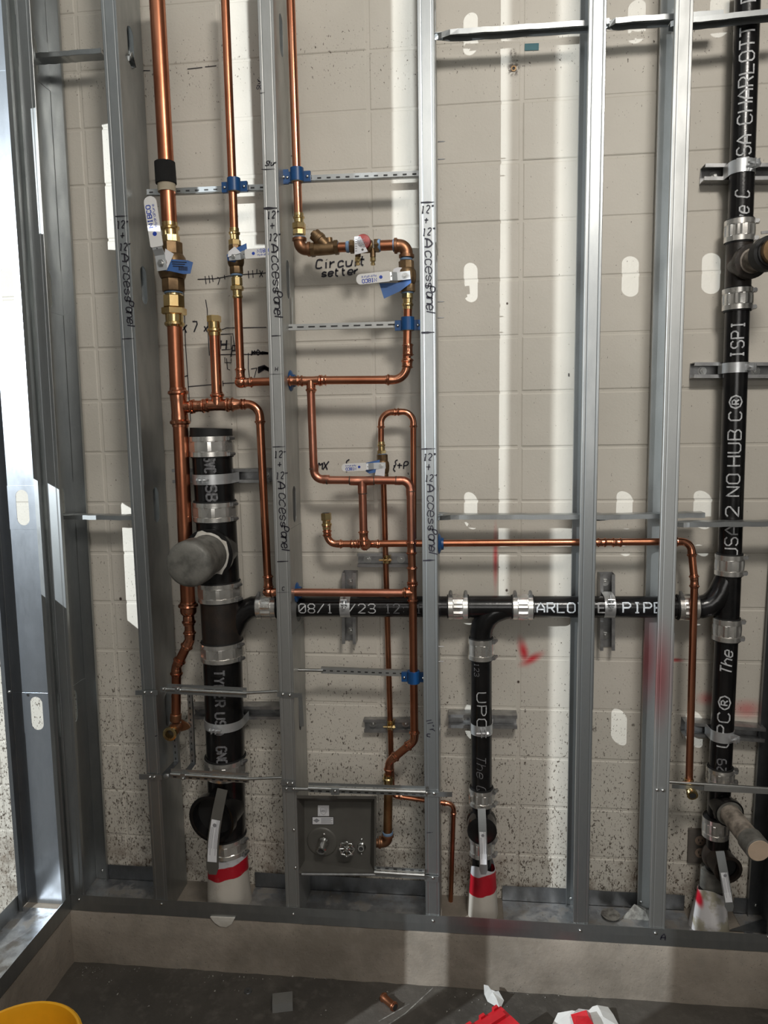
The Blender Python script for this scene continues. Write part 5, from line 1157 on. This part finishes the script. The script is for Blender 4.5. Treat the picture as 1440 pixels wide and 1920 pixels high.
mb = MB().plate([P(587.5, 1538.5, .042), P(593.5, 1534.5, .042), P(599.5, 1538.5, .042), P(593.5, 1542.5, .042)], (0, -1, 0), .0004)
for k_ in range(5): mb.plate([P(602, 1534.2+k_*2.1, .042), P(623.5-(k_ % 2)*3, 1534.2+k_*2.1, .042), P(623.5-(k_ % 2)*3, 1535+k_*2.1, .042), P(602, 1535+k_*2.1, .042)], (0, -1, 0), .0004)
mb.build('sticker_print', 'print_grey', fb, smooth=0)
sp_ = P(607, 1577, .042); dn = V((-.05, -1, -.30)).normalized(); mb = MB().lathe(sp_, dn, [(0, .016), (.004, .017), (.008, .0135), (.018, .0135), (.019, .0155), (.034, .0155), (.036, .013), (.036, .0085), (.026, .008)], 24, caps=False); mb.build('hose_outlet', 'chrome', fb, 'chrome hose outlet', smooth=30); MB().lathe(sp_+dn*.033, dn, [(0, .0085), (.001, .0085)], 18).build('outlet_bore', 'slot_dark', fb)
for c_2 in ((607.5, 1564), (678, 1574), (678, 1601)): place('screw', SCREW, None, fb, P(*c_2, .044))
wcn = P(650, 1592, .012); mb = MB(); N = 48
for k in range(N):
    pass
path = []; 
for k in range(N+1): a = 2*PI*k/N; rr_ = .0205*(1+.10*math.cos(8*a)); path.append(wcn+V((rr_*math.cos(a), 0, rr_*math.sin(a))))
mb.sweep(path, .0030, 10, caps=False)
for k in range(8): a = 2*PI*k/8; mb.cyl(wcn+V((.006*math.cos(a), .002, .006*math.sin(a))), wcn+V((.0205*math.cos(a), 0, .0205*math.sin(a))), .0018, 8)
mb.lathe(wcn+V((0, .006, 0)), (0, -1, 0), [(0, .009), (.007, .009), (.009, .006), (.013, .006), (.014, .004)], 16); mb.lathe(wcn+V((0, .006, 0)), (0, 1, 0), [(0, .0045), (.027, .0045)], 12); mb.build('wheel_handle', 'chrome', fb, 'chrome scalloped wheel handle', smooth=40)
pc = P(678, 1587, .044); MB().lathe(pc, (0, -1, 0), [(0, .0125), (.003, .0125), (.005, .0105), (.012, .0105), (.013, .009), (.013, .006), (.004, .0055)], 24, caps=False).build('port', 'chrome', fb, 'round chrome port', smooth=30); MB().lathe(pc+V((0, -.006, 0)), (0, -1, 0), [(0, .0058), (.001, .0058)], 16).build('port_bore', 'slot_dark', fb)
MB().lathe(P(706, 1581, YC), (1, 0, 0), [(0, .010), (.006, .010)], 16).build('inlet', 'steel', fb)
for s_ in ((551, 1556), (554, 1627)): place('screw', SCREW, None, fb, P(*s_, -.0025))

# ---------------------------------------------------------------- outlet, anchor, tape on the wall
ol = thing('wall_outlet', 'dusty grey double electrical outlet low on the wall behind the right stack', 'outlet', W(1306, 1587))
MB().box(P(1290, 1552, .165), P(1346, 1621, .155)).build('cover_plate', 'outlet_grey', ol, smooth=0)
for yy in (1576, 1599):
    c = P(1312.5, yy, .155); o = MB().lathe(c, (0, -1, 0), [(0, .0145), (.002, .0145), (.003, .0135)], 20).build('socket', 'outlet_tan', ol)
    mb = MB()
    for dx, dz, ww, hh in ((-.005, .003, .002, .007), (.005, .003, .002, .006), (0, -.006, .004, .004)): q_ = c+V((dx, -.0031, dz)); mb.box(q_-V((ww/2, 0, hh/2)), q_+V((ww/2, -.0006, hh/2)))
    mb.build('socket_slots', 'slot_dark', o, smooth=0)
tg = MB().plate([P(984, 82, .1645), P(1010.5, 81, .1645), P(1010, 94, .1645), P(983.5, 95, .1645)], (0, -1, 0), .0008).build('tape_piece', 'teal_tape', None, label='small teal tape piece stuck high on the wall', cat='tape', origin=P(997, 88, .1645), smooth=0)
an = thing('wall_anchor', 'old rusty anchor ring left on the wall near the teal tape', 'anchor', W(963, 129)); MB().lathe(P(963, 129, .165), (0, -1, 0), [(0, .0075), (.003, .0075), (.003, .004), (.001, .0035)], 14, caps=False).build('anchor_ring', 'bronze', an); MB().lathe(P(963, 129, .164), (0, -1, 0), [(0, .0036), (.0005, .0036)], 12).build('anchor_hole', 'slot_dark', an)
# screw tips poking through the stud C flange
for i, (x, y) in enumerate(((825, 266), (825, 299), (824, 566), (824, 596), (824, 1212), (824, 1240))):
    MB().lathe(P(x-4, y, .012), (1, 0, .0), [(0, .0018), (.014, .0016), (.019, .0003)], 8).build('screw_tip', 'strut_steel', stC)

# ---------------------------------------------------------------- marker writing
def write_stud(st, xo, px_y0, label=''):
    """12 + 12 stacked upright, then the words turned to run down the stud"""
    mb = MB(); y0 = px_y0
    def at(x, y): return P(x, y, 0)
    return mb
def hand(parent, px, py, text, h, u, v, Yp=0, wid=.0018, slant=.15, adv=1.2, wide=.9, sm=2, jit=.35, mat='ink', name='marker_writing', off=V((0, -.0014, 0))):
    gl, wx = glyph_lines(text, h, slant, jit, adv, wide); mp = plane_map(P(px, py, Yp), u, v, off); return ink(MB(), gl, mp, wid*1.5, smooth=sm).build(name, mat, parent, 'black marker writing', smooth=0)
for st_, xs_, ys_ in ((stA, lambda y: 217+(y-410)*.06, [(414, 'a')]), (stB, lambda y: 499+(y-390)*.030, [(396, 'a'), (845, 'a')]), (stC, lambda y: 788+(y-380)*.0095, [(386, 'a'), (850, 'a')])):
    for y0, _ in ys_:
        k = 1 if y0 < 800 else .94
        yy = y0+14*k; hand(st_, xs_(yy)+1, yy, '12"', .018, X_, Z_, adv=1.0, wide=.75)
        yy = y0+35*k; hand(st_, xs_(yy)+6, yy, '+', .020, X_, Z_, wide=.8)
        yy = y0+56*k; hand(st_, xs_(yy)+3, yy, '12"', .018, X_, Z_, adv=1.0, wide=.75)
        yy = y0+62*k; hand(st_, xs_(yy)+7, yy, 'A', .022, -Z_, X_, wide=1.25, wid=.0024)
        yy = y0+84*k; hand(st_, xs_(yy)+8, yy, 'ccess', .024, -Z_, X_, adv=.9, wide=1.0)
        yy = y0+150*k; hand(st_, xs_(yy)+10, yy, 'Panel', .022, -Z_, X_, adv=.6, wide=.9, wid=.0021)
def tick(st, x0, x1, y, w_=.003, dy=-1):
    a, b = P(x0, y, 0), P(x1, y+dy, 0); n = 6; vs = []
    for i in range(n+1):
        f = i/n; c = a.lerp(b, f)+V((0, -.0016, 0)); hh = w_*(.4+.6*math.sin(PI*min(1, .15+f)))*random.uniform(.7, 1.1); vs += [c-Z_*hh/2, c+Z_*hh/2]
    MB().add(vs, [(2*i, 2*i+1, 2*i+3, 2*i+2) for i in range(n)]).build('marker_tick', 'ink', st, 'black marker tick')
for st_, x0, x1, y, w_ in ((stA, 216, 239, 406, .003), (stA, 229, 252, 635.5, .003), (stB, 490, 516, 318, .002), (stB, 494, 520, 391, .006), (stB, 509, 527, 630, .003), (stB, 505, 531, 702, .0012), (stB, 511, 535, 838, .003), (stB, 520, 541, 1053, .004), (stB, 520, 544, 1111, .0012),
        (stC, 789, 814, 380, .0045), (stC, 790, 814, 624, .006), (stC, 790, 816, 842, .004), (stC, 793, 815, 1051, .005), (stC, 800, 812, 1561, .002), (stA, 291, 296, 1380, .003), (stB, 487, 497, 175, .002)): tick(st_, x0, x1, y, w_)
hand(stB, 497, 311, 'Stur', .011, X_, Z_, adv=.3, wid=.0014, slant=.5); hand(stB, 489, 168, 'Stur', .010, -Z_*-1, -X_, adv=.3, wid=.0013); hand(stB, 516, 696, 'H', .011, X_, Z_, wid=.0012, jit=.1, sm=0); hand(stB, 529, 1107, 'C', .010, X_, Z_, wid=.0012, jit=.1)
hand(stC, 798, 1350, 'll"r', .016, -Z_*1+X_*.4, X_+Z_*.4, wid=.0015); hand(stC, 800, 1375, 'u', .014, -Z_, X_, wid=.0018)
# on the wall
LW = dict(Yp=.165, off=V((0, -.0022, 0)))
hand(wall, 593, 504, 'Circuit', .024, X_+Z_*.03, Z_, **LW, wid=.0030, adv=1.8, wide=1.0); hand(wall, 603, 520, 'setter', .020, X_+Z_*.04, Z_, **LW, wid=.0030, adv=1.6, wide=1.0)
hand(wall, 596, 880, 'MX', .022, X_, Z_, **LW, wid=.0026, adv=.8); hand(wall, 642, 884, '{', .034, X_, Z_, **LW, wid=.0024); hand(wall, 733, 884, '{', .034, X_, Z_, **LW, wid=.0024); hand(wall, 744, 880, '+P', .022, X_, Z_, **LW, wid=.0024, adv=1.5)
hand(wall, 360, 622, '7', .027, X_, Z_, **LW, wid=.0026, sm=1); hand(wall, 341, 624, 'x', .034, X_, Z_, **LW, wid=.0024, sm=0); hand(wall, 383, 622, 'x', .024, X_, Z_, **LW, wid=.0024, sm=0)
hand(wall, 414, 655, 'H', .026, X_, Z_, **LW, wid=.0028, sm=0); hand(wall, 413, 642, 'E', .030, Z_, -X_, **LW, wid=.0026, sm=0); hand(wall, 434, 668, 'F', .030, X_, Z_, **LW, wid=.0026, sm=0) if 'F' in G else None
def wline(pts, wid=.0024):
    w2 = [P(x, y, .165) for x, y in pts]; o = w2[0]; mp = plane_map(P(0, 0, .165), X_, Z_, V((0, -.0022, 0))); q0 = P(0, 0, .165)
    ink(MB(), [[(p.x-q0.x, p.z-q0.z) for p in w2]], mp, wid, maxseg=.02).build('marker_line', 'ink', wall, 'black marker layout line', smooth=0)
for pts in ([(345, 548), (348, 640), (356, 760), (358, 790), (354, 794)], [(386, 562), (389, 580), (390, 610), (393, 667)], [(353, 725), (400, 721)], [(418, 719), (440, 718)], [(418, 714), (419, 724)], [(346, 706), (353, 704)],
            [(415, 619), (425, 615), (500, 614)], [(414, 627), (437, 626), (441, 656)], [(414, 665), (505, 664)], [(466, 662), (466, 690), (469, 715)], [(416, 656), (434, 655), (434, 630)], [(425, 672), (427, 692), (432, 694)], [(422, 670), (422, 680), (434, 680), (434, 672)],
            [(371, 524), (392, 523), (402, 523), (414, 521), (424, 519), (438, 516)], [(385, 518), (387, 533)], [(392, 517), (394, 531)], [(398, 516), (400, 529)], [(408, 520), (413, 522), (409, 534)], [(421, 516), (422, 524)], [(455, 515), (500, 512)], [(466, 508), (467, 522)], [(474, 507), (475, 521)], [(482, 505), (482, 513)], [(487, 507), (493, 520)], [(493, 508), (487, 520)],
            [(471, 692), (482, 690)], [(482, 690), (477, 708)], [(765, 886), (766, 890)], [(543, 280), (543, 300)], [(530, 292), (548, 293)], [(1066, 700), (1066, 706)]): wline(pts)
for k in range(3): wline([(470+random.random()*3, 658+k*4), (478, 664-k*3), (484, 656+k*5), (492, 664-k*2), (504, 662)], .0045)
for k in range(4): wline([(484, 690+k*3), (496, 686+k*2), (505, 692+k)], .006)
for pts in ([(783, 128), (843, 133)], [(352, 128), (406, 125)], [(1113-12, 293), (1117, 293)]):
    pass
for i, pts in enumerate([[(261, 133), (282, 133)], [(352, 130), (380, 127)], [(385, 126), (406, 124)]]): wline(pts, .002)
tmk = hand(trk, 1238, 1762, 'A', .020, X_, Z_, Yp=-.003, wid=.0020, sm=0)

# ---------------------------------------------------------------- things lying about
# oval knockout slug and a broken lump on the track at right
kn = MB(); c = PZ(1145, 1716, ZT+.003); kn.lathe(c, Z_, [(0, .001), (0, .026), (.003, .027), (.0035, .024), (.0028, .001)], 24); kn.build('round_cover', 'debris', None, label='dusty round metal disc lying in the track at right', cat='disc', origin=c)
c = PZ(1192, 1718, ZT+.002); mb = MB(); pts = [(-.045, -.014), (-.01, .020), (.02, .03), (.042, .012), (.035, -.016)]; top = [(x*.6+.004, y*.6, .020+random.uniform(0, .01)) for x, y in pts]
mb.add([c+V((x, y, 0)) for x, y in pts]+[c+V(t_) for t_ in top], [(i, (i+1) % 5, (i+1) % 5+5, i+5) for i in range(5)]+[(5, 6, 7, 8, 9), (4, 3, 2, 1, 0)]); mb.build('mortar_lump', 'debris', None, label='broken mortar lump at the foot of the pale red-misted stud', cat='rubble', origin=c, smooth=0)
c = PZ(1425, 1745, ZT+.002); MB().plate([c+V((-.09, -.01, .001)), c+V((.05, .06, .001)), c+V((.06, -.01, .001))], (0, 0, 1), .002).build('thin_scrap', 'galvanized_dark', None, label='flat triangular sheet scrap in the track at the right edge', cat='scrap', origin=c, smooth=0)
def crumbs(name, label, spots, zc, n, s0, s1, mat='debris'):
    mb = MB()
    for _ in range(n):
        x, y, rx, ry = random.choice(spots); c = PZ(x+random.uniform(-rx, rx), y+random.uniform(-ry, ry), zc); s = random.uniform(s0, s1)
        o = [c+V((random.uniform(-s, s), random.uniform(-s, s), random.uniform(0, s))) for _ in range(3)]+[c+V((0, 0, s*.9))]; mb.add(o, [(0, 1, 2), (0, 1, 3), (1, 2, 3), (2, 0, 3)])
    mb.build(name, mat, None, label=label, cat='debris', kind='stuff', smooth=0, origin=PZ(spots[0][0], spots[0][1], zc))
crumbs('floor_grit', 'small pale mortar crumbs scattered over the dark floor', [(160, 1830, 50, 12), (300, 1850, 150, 40), (460, 1870, 160, 45), (800, 1880, 200, 25), (260, 1818, 120, 5), (500, 1832, 160, 6), (1050, 1866, 250, 6)], .001, 240, .001, .0045)
crumbs('track_grit', 'grit and crumbs lying in the bottom track', [(1000, 1705, 60, 12), (250, 1665, 60, 12), (650, 1690, 60, 10), (1150, 1710, 60, 10), (20, 1790, 30, 60)], ZT+.003, 130, .001, .004)
for i, (x, y, r_) in enumerate(((465, 1858, .010), (1165, 1862, .0))):
    if r_: c = PZ(x, y, .001); MB().lathe(c, Z_, [(0, .003), (0, r_+.002), (.002, r_+.001), (.002, .003)], 20, caps=False).build('washer', 'galvanized_dark', None, label='flat steel washer on the dark floor', cat='washer', origin=c)
# metal clip, copper stub
c = PZ(530, 1888, .0); t = thing('metal_clip', 'small bent sheet metal clip on the floor left of the copper stub', 'clip', c)
ux = V((.97, .24, 0)); uy = V((-.24, .97, 0)); mb = MB(); pr = [(0, .016), (.0, .019), (.028, .022), (.030, .0)]
vs = []
for a_ in (-.028, .028): vs += [c+ux*a_+uy*(.03-d_*1.6)+Z_*z_ for d_, z_ in pr]
mb.add(vs, [(0, 1, 5, 4), (1, 2, 6, 5), (2, 3, 7, 6)]); mb.build('bent_sheet', 'galvanized_light', t, smooth=0, solid=.0015)
MB().add([c+ux*-.028+uy*.03, c+ux*.028+uy*.03, c+ux*.028+uy*.03+Z_*.018, c+ux*-.028+uy*.03+Z_*.018], [(0, 1, 2, 3)]).build('back_leg', 'galvanized', t, smooth=0, solid=.0015)
a_, b_ = PZ(717, 1868, .011), PZ(741, 1889, .011); t = thing('copper_coupling', 'loose copper fitting lying on the dark floor', 'fitting', PZ(730, 1880, 0)); mb = MB(); straight_fit(mb, a_, b_, .0095, L=.016); mb.build('fitting_body', 'copper_dark', t)
MB().lathe(b_, b_-a_, [(0, .0085), (.0006, .0085)], 16).build('bore', 'slot_dark', t); MB().lathe(a_, a_-b_, [(0, .0085), (.0006, .0085)], 16).build('bore', 'slot_dark', t)
# chalk lines on the floor
mb = MB()
for p0_, p1_ in (((812, 1852), (760, 1900)), ((760, 1900), (700, 1940)), ((768, 1882), (710, 1915))):
    a, b = PZ(*p0_, .0008), PZ(*p1_, .0008); s_ = (b-a).normalized().cross(Z_)*.0016; mb.add([a-s_, a+s_, b+s_, b-s_], [(0, 1, 2, 3)])
mb.build('chalk_line', 'debris', fl, 'pale scratched lines')
# yellow bucket at the bottom left edge
rim = PZ(22, 1972, .30); t = thing('bucket', 'bright yellow bucket cut off at the bottom left corner', 'bucket', V((rim.x, rim.y, 0))); R_ = .135; cx = V((rim.x, rim.y, 0))
MB().lathe(cx+Z_*.001, Z_, [(0, .11), (.0, .112), (.284, R_-.004), (.286, R_+.004), (.296, R_+.005), (.300, R_), (.298, R_-.004), (.285, R_-.007), (.006, .108), (.006, .001)], 48, caps=False).build('bucket_shell', 'yellow_plastic', t, smooth=30)
# red crate and papers at the bottom edge
rcx = PZ(905, 1940, .08); t = thing('red_case', 'red plastic case with ribbed lid, cut off at the bottom edge', 'case', V((rcx.x, rcx.y, 0))); q0 = PZ(860, 1932, .12); ux = (PZ(935, 1885, .12)-q0).normalized(); uy = V((-ux.y, ux.x, 0))*-1
def obox(o, ux, uy, x0, x1, y0, y1, z0, z1, mb):
    vs = [o+ux*x+uy*y+Z_*z-Z_*o.z for z in (z0, z1) for x, y in ((x0, y0), (x1, y0), (x1, y1), (x0, y1))]; mb.add(vs, [(0, 3, 2, 1), (4, 5, 6, 7), (0, 1, 5, 4), (1, 2, 6, 5), (2, 3, 7, 6), (3, 0, 4, 7)]); return mb
obox(q0, ux, uy, 0, .14, .0, .20, .001, .095, MB()).build('case_body', 'red_plastic', t, smooth=0); mb = obox(q0, ux, uy, -.006, .146, -.006, .206, .095, .108, MB())
for k in range(3): obox(q0, ux, uy, .03+k*.045, .045+k*.045, -.010, -.002, .06, .115, mb)
obox(q0, ux, uy, .01, .13, .01, .03, .108, .118, mb); mb.build('case_lid', 'red_plastic', t, smooth=0)
for k in range(2): obox(q0, ux, uy, .05, .11, .045+k*.05, .075+k*.05, .1085, .1095, MB()).build('lid_recess', 'slot_dark', t, smooth=0)
def paper(name, label, cat, pts, hts, mat, parent=None):
    """crumpled sheet: outline in the photograph's floor area, raised unevenly"""
    c = PZ(sum(p[0] for p in pts)/len(pts), sum(p[1] for p in pts)/len(pts), .0); ring = [PZ(x, y, h) for (x, y), h in zip(pts, hts)]; ctr = V((0, 0, 0))
    for r_ in ring: ctr += r_/len(ring)
    mid = [ctr.lerp(r_, .5)+Z_*random.uniform(.004, .022) for r_ in ring]; n = len(ring); vs = ring+mid+[ctr+Z_*.012]
    return MB().add(vs, [(i, (i+1) % n, (i+1) % n+n, i+n) for i in range(n)]+[(n+i, n+(i+1) % n, 2*n) for i in range(n)]).build(name, mat, parent, label=label, cat=cat, origin=None if parent else c, smooth=0)
paper('paper_scrap', 'torn white scrap standing behind the red case', 'scrap', [(907, 1846), (918, 1860), (935, 1858), (945, 1876), (938, 1892), (914, 1878), (908, 1864)], [.05, .03, .04, .01, .002, .002, .02], 'paper_white')
t = thing('torn_wrapper', 'torn white plastic wrapper with a red patch at the bottom edge', 'wrapper', PZ(1100, 1905, 0))
paper('white_sheet', None, None, [(1034, 1924), (1046, 1899), (1056, 1904), (1070, 1903), (1110, 1897), (1122, 1890), (1140, 1888), (1150, 1902), (1162, 1925), (1100, 1932)], [.002, .02, .015, .02, .02, .02, .02, .012, .002, .002], 'paper_white', t)
paper('red_patch', None, None, [(1070, 1902), (1106, 1899), (1114, 1922), (1078, 1928)], [.034, .034, .03, .03], 'red_plastic', t)
